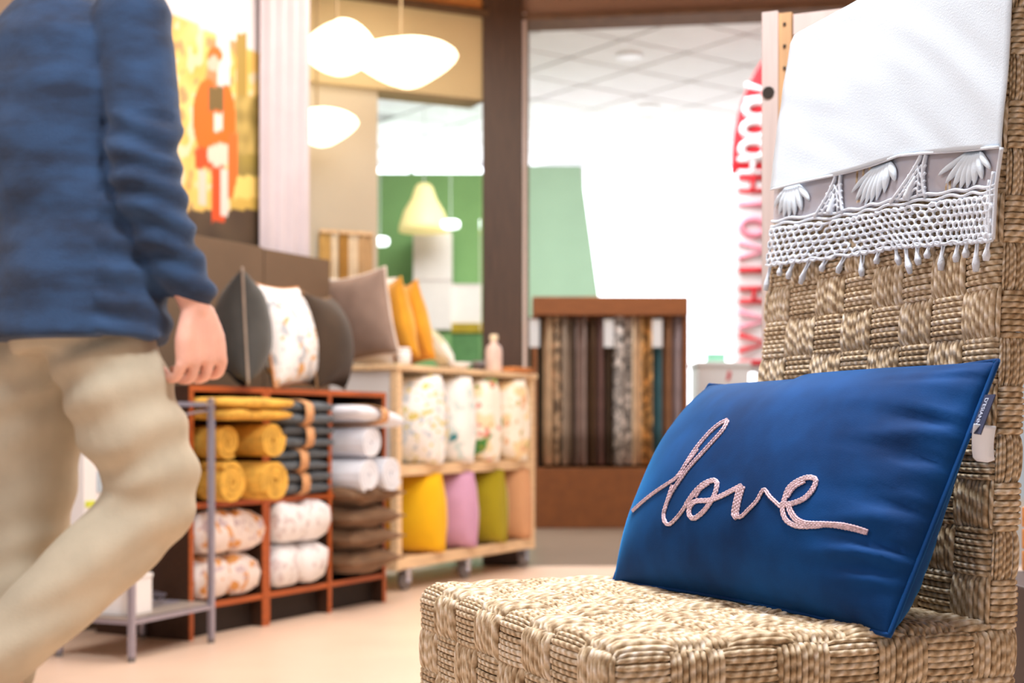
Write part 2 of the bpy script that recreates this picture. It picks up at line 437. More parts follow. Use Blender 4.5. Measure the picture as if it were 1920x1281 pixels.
weave(seat_map, Vector((0, 0, ZB)), X, Z, DX, ZS - ZB, 8, 4, 1)              # near side face
weave(seat_map, Vector((0, 0, ZS)), X, Y, .44, WY, 7, 8, 0)                  # seat top
weave(back_map, Vector((0, 0, 0)), Y, Z, BW, BH, 8, 15, 1)                   # front of the back
weave(back_map, Vector((0, 0, -.2)), X, Z, BT, BH + .2, 1, 19, 0)            # near side of the back
MB().box(.008, DX - .004, .008, WY - .008, ZB - .02, ZS - .009).build('seat_core', m_core, chair, bevel=.012)
mb = MB()
def corebk(i, j, k): 
    return back_xyz((.012 + (BW - .024) * i) / BW, (-.26 * (1 - j) + (BH - .012) * j) / BH, .009 + (BT - .018) * k)
mb.add([corebk(i, j, k) for k in (0, 1) for j in (0, 1) for i in (0, 1)], [(0, 1, 3, 2), (4, 6, 7, 5), (0, 4, 5, 1), (2, 3, 7, 6), (0, 2, 6, 4), (1, 5, 7, 3)])
mb.build('back_core', m_core, chair)
m_leg = wood('chair_leg_wood', (96, 62, 36))
for (x, y) in ((.03, .03), (.03, WY - .03), (.43, .03), (.43, WY - .05)):
    MB().box(x - .018, x + .018, y - .018, y + .018, 0, ZB).build('leg', m_leg, chair, bevel=.003)

def back_px(u, v, h=0):
    """place on the front of the chair back seen at image point (u, v): returns (a, c)"""
    a, c = .5, .5
    for _ in range(14):
        f0 = px(WMAT @ back_xyz(a, c, -h)); fa = px(WMAT @ back_xyz(a + 1e-3, c, -h)); fc = px(WMAT @ back_xyz(a, c + 1e-3, -h))
        j11, j12, j21, j22 = (fa[0] - f0[0]) * 1e3, (fc[0] - f0[0]) * 1e3, (fa[1] - f0[1]) * 1e3, (fc[1] - f0[1]) * 1e3
        det = j11 * j22 - j12 * j21; du, dv = u - f0[0], v - f0[1]
        a += (du * j22 - dv * j12) / det; c += (dv * j11 - du * j21) / det
    return a, c
def BP(a, c, h): return WMAT @ back_xyz(a, c, -h)

# ------------------------------------------------------------------ white cloth with lace over the chair back
def cloth_mat():
    m = M('white_cotton', (216, 229, 241), .9, .015, 6, bump=.12, bscale=500)
    return m
m_cloth = cloth_mat(); m_lace = M('lace_thread', (222, 231, 243), .85, .04, 60, bump=.2, bscale=600)
m_sheer, _nt, _N, _L, _b = newmat('sheer_net'); _b.inputs['Base Color'].default_value = lin((206, 206, 220)); _b.inputs['Roughness'].default_value = .9
_b.inputs['Alpha'].default_value = .66
lc = empty('lace_cloth', (BP(.5, 1, -.03)))
tag(lc, 'white cotton cloth with a crochet lace border draped over the chair back', 'cloth')
def curve_px(pts):
    pts = sorted(pts)
    def f(u):
        for (a, b), (c, d) in zip(pts, pts[1:]):
            if u <= c or (c, d) == pts[-1]: return b + (d - b) * (u - a) / (c - a)
    return f
hem = [(1450, 356), (1576, 327), (1693, 293), (1798, 283), (1884, 277)]
LA = [back_px(u, v, .012) for u, v in hem]      # hem in (a, c)
LB = [back_px(u, v, .012) for u, v in ((1448, 418), (1560, 402), (1655, 384), (1772, 362), (1873, 352))]   # bottom of scallops
LCC = [back_px(u, v, .012) for u, v in ((1438, 497), (1537, 484), (1680, 463), (1770, 455), (1868, 449))]  # bottom of net
def interp(L, p):
    q = p * (len(L) - 1); i = min(max(int(q), 0), len(L) - 2); f = q - i
    return (L[i][0] * (1 - f) + L[i + 1][0] * f, L[i][1] * (1 - f) + L[i + 1][1] * f)
def lacept(p, r, h=.012):     # r 0 hem, 1 scallop bottom, 2 net bottom, >2 hangs below
    A, B, C_ = interp(LA, p), interp(LB, p), interp(LCC, p)
    if r <= 1: a, c = A[0] + (B[0] - A[0]) * r, A[1] + (B[1] - A[1]) * r
    else: a, c = B[0] + (C_[0] - B[0]) * (r - 1), B[1] + (C_[1] - B[1]) * (r - 1)
    return BP(a, c, h + .004 * math.sin(p * 14))
aTL = back_px(1484, 98, .012)[0]; aTR = back_px(1898, 5, .012)[0] - .004
topc = 1.0
def clothpt(p, q):
    A = interp(LA, p); aT = aTL + (aTR - aTL) * p
    wr = .0012 * noise.noise(Vector((p * 5, q * 4, 1))) + .0016 * noise.noise(Vector((p * 2.2 + q * 1.5, q * 2.0 - p, 4))) + .0012 * noise.noise(Vector(((p + q) * 9, (p - q) * 2, 7)))
    if q <= .7:
        f = q / .7; a = A[0] + (aT - A[0]) * f; c = A[1] + (topc - A[1]) * f
        a += .006 * math.sin(math.pi * f) * (1 - 2 * p)
        return BP(a, c, .0145 + wr + .003 * (1 - f))
    f = (q - .7) / .3
    if f < .34:
        an = f / .34 * math.pi; r = BT / 2 + .012
        return WMAT @ (back_xyz(aT, 1, BT / 2 - r * math.cos(an)) + Vector((0, 0, r * .55 * math.sin(an) + .004)))
    f = (f - .34) / .66
    return BP(aT, 1 - .3 * f, -(BT + .012 + abs(wr)))
MB().grid(clothpt, 44, 70).build('cloth_panel', m_cloth, lc, smooth=True, world=True, solid=.0015)
MB().tube([lacept(i / 40, 0, .016) for i in range(41)], .0016, 6).build('hem_cord', m_lace, lc, world=True, smooth=True)
MB().grid(lambda p, q: lacept(p, q * 1.02, .0105), 40, 6).build('sheer_band', m_sheer, lc, smooth=True, world=True)
for (pc, hw, n) in ((.085, .085, 7), (.42, .12, 8), (.83, .15, 8)):       # fans of petals
    for k in range(n):
        t = (k + .5) / n * 2 - 1; mb = MB()
        def pp(s, q, t=t, pc=pc, hw=hw):
            ln = .30 + .58 * (1 - abs(t) ** 2.2); rr_ = .04 + s * ln; wdt = math.sin(math.pi * min(1, s * .93 + .05)) ** .7 * hw * .155
            x = pc + t * hw * (.35 + .65 * s) + (q - .5) * 2 * wdt
            return lacept(min(max(x, 0), 1), rr_ + abs(t) * s * .05, .0135 + .004 * math.sin(math.pi * q) * math.sin(math.pi * s))
        mb.grid(pp, 7, 4).build('petal', m_cloth, lc, smooth=True, world=True, solid=.0012)
for (pc, hw) in ((.245, .055), (.615, .065)):                               # lattice arches between the fans
    mb = MB()
    for sgn in (-1, 1):
        mb.tube([lacept(pc + sgn * hw * (.15 + .85 * s ** 1.6) * 1.0, .02 + 1.0 * s, .014) for s in [i / 10 for i in range(11)]], .0026, 6)
        mb.tube([lacept(pc + sgn * hw * (.02 + .55 * s), .32 + .66 * s, .014) for s in [i / 8 for i in range(9)]], .0017, 6)
    for r_, wd in ((.3, .36), (.48, .5), (.66, .64), (.82, .8)):
        mb.tube([lacept(pc + hw * wd * x, r_ + .05 * math.cos(x * 9), .014) for x in [i / 8 - 1 for i in range(17)]], .0016, 6)
    mb.tube([lacept(pc, .5 + .5 * i / 6, .014) for i in range(7)], [.002, .003, .004, .005, .005, .006, .006], 6)
    mb.build('lace_arch', m_lace, lc, world=True, smooth=True)
mb = MB()
for k in range(3):
    mb.tube([lacept(i / 60, .96 + .11 * k + .03 * math.sin(i * .9 + k), .013) for i in range(61)], .0019, 6)
nc, nr = 34, 6
for j in range(nr):
    for i in range(nc):
        p = (i + .5 * (j % 2) + .3) / (nc + .6); r_ = 1.24 + .72 * j / (nr - 1)
        if rr.random() < .06: continue
        hw_, hh = .0155, .085
        ring = []
        for q in range(7):
            an = 2 * math.pi * q / 7 + j; ring.append(lacept(min(max(p + hw_ * math.cos(an), 0), 1), r_ + hh * math.sin(an), .013))
        mb.tube(ring, .0017 + rr.uniform(0, .0008), 5, closed=True)
mb.tube([lacept(i / 60, 2 + .03 * math.sin(i * 1.3), .013) for i in range(61)], .002, 6)
mb.build('lace_net', m_lace, lc, world=True, smooth=True)
mb = MB()
mb.tube([lacept(1, 2 * i / 20, .012) for i in range(21)], .0022, 6).tube([lacept(.985, .6 + 1.4 * i / 16, .013) for i in range(17)], .0024, 6).tube([lacept(.97, .8 + 1.2 * i / 16, .013) for i in range(17)], .002, 6)
mb.build('lace_selvage', m_lace, lc, world=True, smooth=True)
for k in range(17):
    p = .025 + k * .0595 + rr.uniform(-.008, .008); ln = (.34 if k % 3 else .55) + rr.uniform(-.06, .08); lean = rr.uniform(-.014, .004)
    pts = [lacept(min(p + lean * s, 1), 2 + ln * s, .012) for s in (0, .25, .5, .75, 1)]
    mb = MB().tube(pts, [.0012, .0016, .0028, .0044, .003], 7)
    mb.tube([lacept(min(p + .012, 1), 2, .012), lacept(min(p + lean * .6 + .008, 1), 2 + ln * .4, .012), pts[3]], .001, 5)
    mb.build('tassel', m_lace, lc, world=True, smooth=True)

# ------------------------------------------------------------------ blue velvet pillow with embroidery
def velvet():
    m, nt, N, L, b = newmat('blue_velvet'); b.inputs['Roughness'].default_value = .75
    b.inputs['Sheen Weight'].default_value = .5; b.inputs['Sheen Roughness'].default_value = .3; b.inputs['Sheen Tint'].default_value = lin((40, 160, 240))
    b.inputs['Specular IOR Level'].default_value = .15
    tc = N.new('ShaderNodeTexCoord'); nz = N.new('ShaderNodeTexNoise'); nz.inputs['Scale'].default_value = 9; nz.inputs['Detail'].default_value = 5
    L.new(tc.outputs['Object'], nz.inputs['Vector']); r = N.new('ShaderNodeValToRGB'); L.new(nz.outputs['Fac'], r.inputs[0])
    r.color_ramp.elements[0].position = .35; r.color_ramp.elements[0].color = lin((4, 42, 88)); r.color_ramp.elements[1].position = .68; r.color_ramp.elements[1].color = lin((7, 68, 130))
    L.new(r.outputs[0], b.inputs['Base Color'])
    n2 = N.new('ShaderNodeTexNoise'); n2.inputs['Scale'].default_value = 700; L.new(tc.outputs['Object'], n2.inputs['Vector'])
    bp = N.new('ShaderNodeBump'); bp.inputs['Strength'].default_value = .15; bp.inputs['Distance'].default_value = .001
    L.new(n2.outputs['Fac'], bp.inputs['Height']); L.new(bp.outputs[0], b.inputs['Normal'])
    return m
m_velvet = velvet()
PTL, PTR, PBL, PBR = at(1330, 722, 1.935), at(1871, 677, 1.405), at(1150, 1092, 1.812), at(1668, 1192, 1.352)
PN = (PTR - PTL).cross(PBL - PTL).normalized()
if PN.x > 0: PN = -PN           # towards the front of the chair
NP = 56
def pillow_pt(a, b, side):       # a across (-1 far .. 1 near), b up (-1 bottom .. 1 top)
    s, t = (a + 1) / 2, (b + 1) / 2
    s2 = s - (.035 * (1 - b * b) * a * a if a < 0 else 0); t2 = t + .03 * (1 - a * a) * (-b) * abs(b) * (1.6 if b > 0 and a < 0 else .8)
    p = (PBL * (1 - s2) + PBR * s2) * (1 - t2) + (PTL * (1 - s2) + PTR * s2) * t2
    th = (max(0, 1 - abs(a) ** 2.4) ** .55) * (max(0, 1 - abs(b) ** 2.2) ** .55)
    edge = max(0, a) ** 6
    bb_ = b + .35 * (1 - a)
    wr = edge * (1 - a ** 14) * (.022 * noise.noise(Vector((bb_ * 7, a * 2, 3))) + .018 * noise.noise(Vector((bb_ * 14, a * 3, 8)))) * (1 - b ** 8)
    wr += .0035 * noise.noise(Vector((a * 2.2, b * 2.2, side))) * th
    thb = (max(0, 1 - abs(a) ** 3) ** .62) * (max(0, 1 - abs(b) ** 3) ** .55)
    hgt = .078 * th if side > 0 else (.018 + .085 * (1 - t)) * thb
    hgt += (wr if side > 0 else wr * .1) if th > .02 else 0
    return p + PN * side * hgt
idx, pv, pf = {}, [], []
for side in (1, -1):
    for j in range(NP + 1):
        for i in range(NP + 1):
            if side == -1 and (i in (0, NP) or j in (0, NP)): idx[(side, i, j)] = idx[(1, i, j)]; continue
            a = .45 * -math.cos(math.pi * i / NP) + .55 * (2 * i / NP - 1); b = .45 * -math.cos(math.pi * j / NP) + .55 * (2 * j / NP - 1)
            idx[(side, i, j)] = len(pv); pv.append(pillow_pt(a, b, side))
    for j in range(NP):
        for i in range(NP):
            q = [idx[(side, i, j)], idx[(side, i + 1, j)], idx[(side, i + 1, j + 1)], idx[(side, i, j + 1)]]
            pf.append(tuple(q))
pil = empty('velvet_pillow', (PBL + PBR) / 2)
tag(pil, 'royal blue velvet pillow embroidered with the pink word love on the woven seat', 'pillow')
MB().add(pv, pf).build('pillow_cover', m_velvet, pil, smooth=True, world=True)
rim = [pv[idx[(1, i, 0)]] for i in range(NP)] + [pv[idx[(1, NP, j)]] for j in range(NP)] + [pv[idx[(1, i, NP)]] for i in range(NP, 0, -1)] + [pv[idx[(1, 0, j)]] for j in range(NP, 0, -1)]
MB().tube(rim, .0028, 6, closed=True).build('seam', m_velvet, pil, smooth=True, world=True)
bvh = BVHTree.FromPolygons([tuple(v) for v in pv], pf)
def on_pillow(u, v):
    d = (at(u, v, 1) - Vector((0, 0, CAMZ))).normalized()
    h = bvh.ray_cast(Vector((0, 0, CAMZ)), d)
    if h[0] is None: return None, None
    n = h[1] if h[1].dot(PN) > 0 else -h[1]
    return h[0], n
m_thread = M('pink_thread', (214, 186, 196), .6, .25, 300)
strokes = [   # (width px, points) in the lettering's own grid, 1/4 image pixel
    (5, [(30, 795), (110, 722), (200, 652), (290, 592), (350, 552), (395, 500)]),
    (6, [(375, 540), (420, 460), (500, 335), (600, 215), (680, 145), (745, 112)]),
    (6, [(745, 118), (705, 190), (625, 280), (545, 368), (462, 458), (395, 548), (332, 640), (292, 720), (266, 800), (268, 868), (300, 896), (342, 866), (392, 808), (432, 748)]),
    (5, [(330, 600), (300, 690), (278, 770), (262, 830), (285, 893)]),
    (5, [(425, 450), (470, 395), (520, 330)]),
    (7, [(430, 752), (470, 690), (510, 640), (570, 590), (640, 566), (664, 590), (650, 660), (622, 718), (560, 800), (492, 850), (456, 822), (462, 762), (505, 722), (600, 716), (680, 690), (765, 648), (850, 604)]),
    (6, [(500, 690), (540, 630), (600, 588)]),
    (12, [(850, 606), (832, 660), (812, 740), (800, 818), (815, 838)]),
    (6, [(808, 840), (845, 836), (885, 798), (960, 720), (1014, 636), (1062, 690), (1142, 765)]),
    (7, [(1140, 748), (1230, 738), (1322, 698), (1385, 625), (1402, 562), (1352, 544), (1270, 572), (1202, 625), (1172, 700), (1155, 780), (1180, 860), (1255, 906), (1350, 912)]),
    (6, [(1190, 690), (1240, 620), (1320, 572)]),
    (9, [(1200, 745), (1215, 800), (1260, 860), (1340, 890), (1480, 894), (1600, 902), (1700, 922), (1790, 952)]),
    (6, [(1300, 908), (1400, 912), (1500, 900), (1650, 925), (1780, 960)])]
emb = MB()
for wpx, pts in strokes:
    # resample with a Catmull-Rom curve
    P = [Vector((1180 + x / 4, 760 + y / 4)) for x, y in pts]; P = [P[0] * 2 - P[1]] + P + [P[-1] * 2 - P[-2]]; S = []
    for i in range(1, len(P) - 2):
        n = max(2, int((P[i + 1] - P[i]).length / 3))
        for k in range(n):
            t = k / n; a, b, c, d = P[i - 1], P[i], P[i + 1], P[i + 2]
            S.append(.5 * ((2 * b) + (c - a) * t + (2 * a - 5 * b + 4 * c - d) * t * t + (3 * b - a - 3 * c + d) * t ** 3))
    S.append(P[-2]); wpx *= 1.2; lanes = max(1, round(wpx / 3.2))
    for l in range(lanes):
        off = (l - (lanes - 1) / 2) * (wpx / lanes); pts3, rad = [], []
        for i, s in enumerate(S):
            t = (S[min(i + 1, len(S) - 1)] - S[max(i - 1, 0)]); t = t.normalized() if t.length else Vector((1, 0))
            q = s + Vector((-t.y, t.x)) * off; h, n = on_pillow(q.x, q.y)
            if h is None: continue
            pts3.append(h + n * .0012); rad.append(.00095 + .00055 * ((i + l) % 2))
        emb.tube(pts3, rad, 6)
o = emb.build('love_embroidery', m_thread, pil, smooth=False, world=True); o['label'] = 'pink chain-stitched lettering reading love'
# woven side label and paper tag at the near seam
m_lab = M('label_navy', (38, 44, 74), .7); m_tagw = M('tag_paper', (226, 234, 248), .6, .02)
la, lb = pillow_pt(1, .74, 1), pillow_pt(1, .46, 1); outd = (PTR - PTL).normalized(); ld = (lb - la).normalized()
lab = MB().prism([la - outd * .002, lb - outd * .002, lb + outd * .017 - Vector((.0, .0, .002)), la + outd * .017], PN * .0012).build('side_label', m_lab, pil, world=True)
tcv = bpy.data.curves.new('label_text', 'FONT'); tcv.body = "D'ESIANNE"; tcv.size = 1; tcv.align_x = 'CENTER'; tcv.align_y = 'CENTER'; tcv.extrude = .01
to = bpy.data.objects.new('label_text', tcv); col.objects.link(to); dg = bpy.context.evaluated_depsgraph_get()
tme = bpy.data.meshes.new_from_object(to.evaluated_get(dg)); bpy.data.objects.remove(to); sz = (lb - la).length * .94 / 5.6
tx = -ld; ty = outd; tz = tx.cross(ty)
if tz.dot(PN) < 0: tx = ld; tz = tx.cross(ty)
Mt = Matrix.Translation((la + lb) / 2 + outd * .0075 + PN * .0016) @ Matrix((tx, ty, tz)).transposed().to_4x4() @ Matrix.Scale(sz, 4)
tme.transform(wm(lab).inverted() @ Mt); t_ = link('label_text', tme, M('label_white', (206, 214, 236), .6, 0), lab)
ta0 = pillow_pt(1, .52, 1) + outd * .012
hang = at(1838, 866, 1.40)
sd = Vector((.93, .30, -.1)).normalized() * .021
mid = ta0 * .45 + hang * .55 + Vector((-.004, 0, 0))
tagm = MB().grid(lambda p, q: (ta0 * (1 - q) ** 2 + mid * 2 * q * (1 - q) + hang * q * q) + sd * (p - .3) * (1.2 if q < .9 else 1.2 - (q - .9) * 6), 2, 10)
tagm.build('paper_tag', m_tagw, pil, world=True, smooth=True, solid=.0008)

# ------------------------------------------------------------------ wooden upright frame behind the chair, box at the right edge
m_pale = M('bleached_wood', (184, 166, 160), .7, .06, 8, stretch=(12, 12, 1)); m_tan = wood('tan_edge_wood', (184, 142, 100), .6); m_hole = M('hole_dark', (40, 30, 24), .9)
uf = at(1428, 800, 2.5); wf = empty('display_stand', (uf.x, uf.y, 0), R(-24)); tag(wf, 'pale wooden display frame with drilled holes standing behind the woven chair', 'display frame')
ZT = 1.378
def upright(x0):
    u_ = MB().box(x0, x0 + .029, 0, .05, 0, ZT).build('upright', m_pale, wf, bevel=.001, seg=1)
    e_ = MB().box(x0 + .0292, x0 + .052, .004, .046, 0, ZT - .004).build('edge_strip', m_tan, wf)
    for k in range(8): MB().lathe([(.003, -.0012), (.003, 0)], (x0 + .04, .0034, ZT - .024 - .0385 * k), 8, axis='y').build('drill_hole', m_hole, wf)
    return u_
upright(0); upright(.62)
kn = MB().lathe([(.0105, -.002), (.011, 0)], (.012, -.0003, ZT - .142), 10, axis='y'); kn.build('knot', m_hole, wf)
MB().box(.054, .618, .006, .040, ZT - .045, ZT - .008).build('top_rail', m_pale, wf, bevel=.001, seg=1)
for k in range(4): MB().lathe([(.003, -.0012), (.003, 0)], (.12 + k * .12, .0054, ZT - .026), 8, axis='y').build('drill_hole', m_hole, wf)
MB().box(.0, .672, .012, .036, .30, .34).build('lower_rail', m_pale, wf, bevel=.001, seg=1)
bo = empty('wooden_crate', (1.095, 2.02, 0)); tag(bo, 'orange-brown wooden crate on a dark base at the right edge behind the chair', 'crate')
m_crate = wood('crate_wood', (196, 122, 58), .5, 'x')
for k in range(3): MB().box(-.3, .3, -.2, .2, .425 + k * .034, .457 + k * .034).build('slat', m_crate, bo, bevel=.003)
MB().box(-.375, .29, -.21, .21, 0, .424).build('base', M('crate_base', (58, 42, 38), .6), bo, bevel=.004)

#@@SECTION3
# ------------------------------------------------------------------ shelving along the left wall
m_cherry = wood('cherry_edge', (176, 86, 34), .45, 'x'); m_inner = M('shelf_back', (40, 26, 18), .7, .1); m_dkbrd = wood('dark_shaded_board', (62, 38, 24), .5, 'x')  # boards darker than their cherry edges: the unit's shade is in their colour
UW1, UW2 = .374, .715; UT, SD_ = .776, .38          # unit widths, height, depth
def shelf_unit(x0, wd, ncol, label):
    r = empty('shelf_unit', shp(x0, 0), ANG); tag(r, label, 'shelf unit', 'cube shelf units along the left wall')
    t = .018
    for k in range(ncol + 1):
        x = 0 + (wd - t) * k / ncol
        pn = MB().box(x, x + t, .004, SD_, 0, UT - t).build('side_panel' if k in (0, ncol) else 'divider', m_dkbrd, r, bevel=.001, seg=1)
        MB().box(x, x + t, 0, .0045, 0, UT - t).build('edge_band', m_cherry, pn)
    pn = MB().box(0, wd, .004, SD_, UT - t, UT).build('top_board', m_dkbrd, r, bevel=.001, seg=1)
    MB().box(0, wd, -.001, .0045, UT - t, UT).build('edge_band', m_cherry, pn)
    MB().box(t, wd - t, SD_ - .012, SD_ - .002, .02, UT - t).build('back_panel', m_inner, r)
    for k in range(ncol):
        xa = (wd - t) * k / ncol + t; xb = (wd - t) * (k + 1) / ncol
        for zz in (.417, .107):
            pn = MB().box(xa, xb, .008, SD_ - .012, zz - t, zz).build('shelf', m_dkbrd, r, bevel=.001, seg=1)
            MB().box(xa, xb, .003, .0085, zz - t, zz).build('edge_band', m_cherry, pn)
        MB().box(xa, xb, .05, .062, 0, .107 - t).build('plinth', m_inner, r)
    return r
shelf_unit(0, UW1, 1, 'narrow cherry-brown cube shelf with one column, holding ochre throws')
shelf_unit(UW1 + .002, UW2, 2, 'wide cherry-brown cube shelf with two columns, nearer the wheeled cart')
# dark brown backboard standing behind the shelves
m_board = M('brown_board', (112, 90, 70), .8, .06, 5)
bb = empty('backboard', shp(-.55, .44), ANG); tag(bb, 'dark brown wooden backboard in two sections behind the cushions on the shelf', 'panel')
xe = 1.36 + .55
MB().box(0, 1.48, 0, .03, 0, 1.322).build('board_section', m_board, bb, bevel=.002, seg=1)
MB().box(1.486, xe, 0, .03, 0, 1.318).build('board_section', m_board, bb, bevel=.002, seg=1)

# goods in the shelf
m_ochre = M('ochre_knit', (222, 172, 72), .95, .18, 30, bump=.5, bscale=160); m_char = M('charcoal_wool', (92, 98, 104), .95, .2, 25, bump=.4, bscale=140)
m_wool = M('white_wool', (232, 236, 246), .95, .05, 20, bump=.4, bscale=140); m_band = M('tan_paper_band', (214, 160, 112), .8)
m_brownc = M('brown_velvet', (126, 94, 66), .85, .25, 10, sheen=.08)
m_owht = pattern('orange_print', (240, 228, 222), [((224, 160, 92), 26, .56), ((206, 186, 190), 34, .6)])
m_wht2 = pattern('grey_print', (240, 238, 240), [((214, 204, 206), 30, .57)])
def inshelf(cx, y, z, rz=0): return shm(cx, y, z, rz)
c1, c2, c3 = UW1 / 2, UW1 + .002 + .009 + .174, UW1 + .002 + .009 + .174 + .348
zl, zu = .109, .419
rolled('rolled_throw', 'ochre rolled throw at the bottom left of the ochre pile', inshelf(c1 - .085, .09, zu), .068, .34, m_ochre, 'ochre throws in the narrow shelf', 1.0)
rolled('rolled_throw', 'ochre rolled throw at the bottom right of the ochre pile', inshelf(c1 + .08, .06, zu), .07, .36, m_ochre, 'ochre throws in the narrow shelf', 2.3)
rolled('rolled_throw', 'ochre rolled throw in the middle row of the pile, left one', inshelf(c1 - .09, .10, zu + .13), .055, .34, m_ochre, 'ochre throws in the narrow shelf', 4.0)
rolled('rolled_throw', 'ochre rolled throw in the middle row of the pile, right one', inshelf(c1 + .07, .06, zu + .135), .06, .36, m_ochre, 'ochre throws in the narrow shelf', 5.2)
folded('folded_throw', 'folded ochre throw spread on top of the ochre pile', inshelf(c1 + .005, .04, zu + .248), .335, .34, .07, 2, m_ochre, seed=4)
for k, (dx, h) in enumerate(((.01, .075), (-.01, .075), (.012, .078), (-.004, .08))):
    folded('folded_throw', 'charcoal folded throw with a tan paper band, ' + ('bottom of its stack', 'second from the bottom', 'second from the top', 'top of its stack')[k],
           inshelf(c2 + dx, .145 - .008 * k, zu + .078 * k), .31, .34, h, 2, m_char, band=m_band, group='charcoal throws in the shelf', seed=10 + k)
for k in range(2):
    folded('folded_quilt', 'orange and white printed quilt bundle in the narrow shelf, ' + ('lower one', 'upper one')[k], inshelf(c1 - .005, .13, zl + .14 * k), .315, .32, .135, 1, m_owht, 'quilt', group='printed quilt bundles', seed=20 + k, bulge=.02, twolump=True)
    folded('folded_quilt', 'plain white quilt bundle in the wide shelf, ' + ('lower one', 'upper one')[k], inshelf(c2 - .005, .13, zl + .145 * k), .30, .32, .14, 1, m_wht2, 'quilt', group='white quilt bundles', seed=30 + k, bulge=.02, twolump=True)
wsp = [(-.06, 0, 'at the bottom left of the white pile', .062), (.085, 0, 'at the bottom right of the white pile', .066), (-.05, .122, 'in the middle of the white pile', .06)]
for k, (dx, dz, s_, r_) in enumerate(wsp):
    rolled('rolled_throw', 'white rolled fleece throw ' + s_, inshelf(c3 + dx, .09, zu + dz), r_, .36, m_wool, 'white throws in the shelf', 1.5 * k + 3)
folded('folded_throw', 'white folded throw draped on top of the white pile', inshelf(c3 + .01, .07, zu + .238) @ Matrix.Rotation(R(8), 4, 'Y'), .30, .36, .055, 1, m_wool, band=m_band, seed=44)
for k in range(4):
    cushion('cushion', 'brown velvet cushion in the stack beside the yellow one, ' + ('lowest', 'second from the bottom', 'third from the bottom', 'topmost')[k],
            shp(c3 + .012, -.085, zl + .078 * k), 62, 0, .33, .40, .115, m_brownc, pitch=-90, group='brown cushions stacked in the shelf', seed=k, wr=.012)

# cushions standing on the shelf
ZT_ = UT + .001
m_grey = M('grey_velvet', (66, 66, 64), .85, .2, 8, sheen=.12); m_dkb = M('dark_brown_velvet', (60, 45, 31), .85, .18, 8, sheen=.06)
m_leafy = pattern('leaf_print', (240, 240, 242), [((186, 192, 200), 24, .55), ((222, 172, 110), 30, .63)]); m_taupe = M('taupe_linen', (150, 128, 116), .9, .12, 9)
m_pale2 = M('cream_piping', (240, 226, 214), .8); m_och2 = M('ochre_velvet', (232, 166, 40), .85, .14, 8, sheen=.3); m_whc = M('white_cotton_cushion', (240, 234, 228), .9, .03)
def stand(u, d, z): 
    p = at(u, 800, d); return (p.x, p.y, z)
cushion('cushion', 'dark grey velvet cushion standing edge-on at the left of the shelf top', stand(461, 4.62, ZT_), 103, -3, .37, .365, .19, m_grey, M('grey_piping', (158, 142, 128), .8), seed=2, pinch=.12)
cushion('cushion', 'white leaf-print cushion leaning on the shelf top between the dark ones', stand(556, 4.83, ZT_), 74, -11, .34, .35, .17, m_leafy, M('rust_piping', (206, 140, 84), .8), seed=3)
cushion('cushion', 'dark brown velvet cushion at the right end of the shelf top', stand(622, 5.06, ZT_), 80, -9, .34, .345, .19, m_dkb, M('brown_piping', (130, 98, 66), .8), seed=5, pinch=.12)

# ------------------------------------------------------------------ poster, curtain
def paint(u, v):
    def mixc(a, b, t): return tuple(x + (y - x) * t for x, y in zip(a, b))
    n1 = noise.noise(Vector((u * .03, v * .012, 0))); n2 = noise.noise(Vector((u * .06, v * .03, 5)))
    c = mixc((232, 184, 92), (250, 226, 150), .5 + .8 * n1)
    if n2 > .22: c = mixc(c, (236, 222, 206), .7)
    if n2 < -.3: c = mixc(c, (150, 120, 90), .6)
    if v < 20 + (u - 310) * .45: c = (244, 238, 240)                    # pale print with the overexposed light spot painted into it
    if 405 < u < 432 and v < 190: c = mixc(c, (236, 230, 242), .85)
    if 444 < u < 462 and 62 < v < 210: c = (172, 144, 70)
    if 440 < u < 485 and 180 < v < 300: c = mixc((150, 130, 70), (214, 186, 110), .5 + n2)
    if u > 440 and 290 < v < 340: c = mixc((112, 98, 60), (160, 140, 70), .5 + n1)
    if v > 330 and u > 432: c = (238, 208, 118) if v < 372 else (206, 172, 84)
    if v > 395 - (u - 360) * .02: c = mixc((92, 74, 56), (72, 56, 44), .5 + n1)
    if 372 < u < 386 and 320 < v < 385: c = (226, 206, 190)
    def ell(cx, cy, rx, ry): return ((u - cx) / rx) ** 2 + ((v - cy) / ry) ** 2 < 1
    O, O2 = (240, 112, 30), (226, 82, 34)
    if ell(403, 104, 14, 16): c = O                                     # headscarf
    if ell(400, 120, 11, 15): c = (234, 196, 176)                       # face
    if 392 < u < 408 and 132 < v < 165: c = (206, 140, 96)
    if ell(388, 218, 27, 70): c = O
    if ell(424, 225, 17, 66): c = O
    if 390 < u < 419 and 162 < v < 208: c = (120, 98, 54)
    if 401 < u < 417 and 212 < v < 246: c = (238, 226, 216)
    if 366 < u < 400 and 278 < v < 316: c = O2
    if 398 < u < 422 and 300 < v < 416: c = O2
    if ell(410, 288, 22, 24) and v > 268 + abs(u - 412) * .4: c = (238, 214, 196)
    if 428 < u < 445 - max(0, v - 330) * .2 and 250 < v < 372: c = (236, 112, 46)
    if 414 < u < 428 and 318 < v < 405: c = (234, 216, 206)
    return c
po = empty('wall_poster', shp(.0, .545), ANG); tag(po, 'large printed poster of a person in orange clothes in a yellow autumn garden', 'poster')
def q_at(u, y):   # shelf coordinate x of the point at depth offset y seen in image column u
    k = (u - 960) / FPX; b = SH + SN * y; return (b.x - k * b.y) / (k * SD.y - SD.x)
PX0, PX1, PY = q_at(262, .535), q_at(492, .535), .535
NU, NV = 110, 150; mb = MB(); cols = []
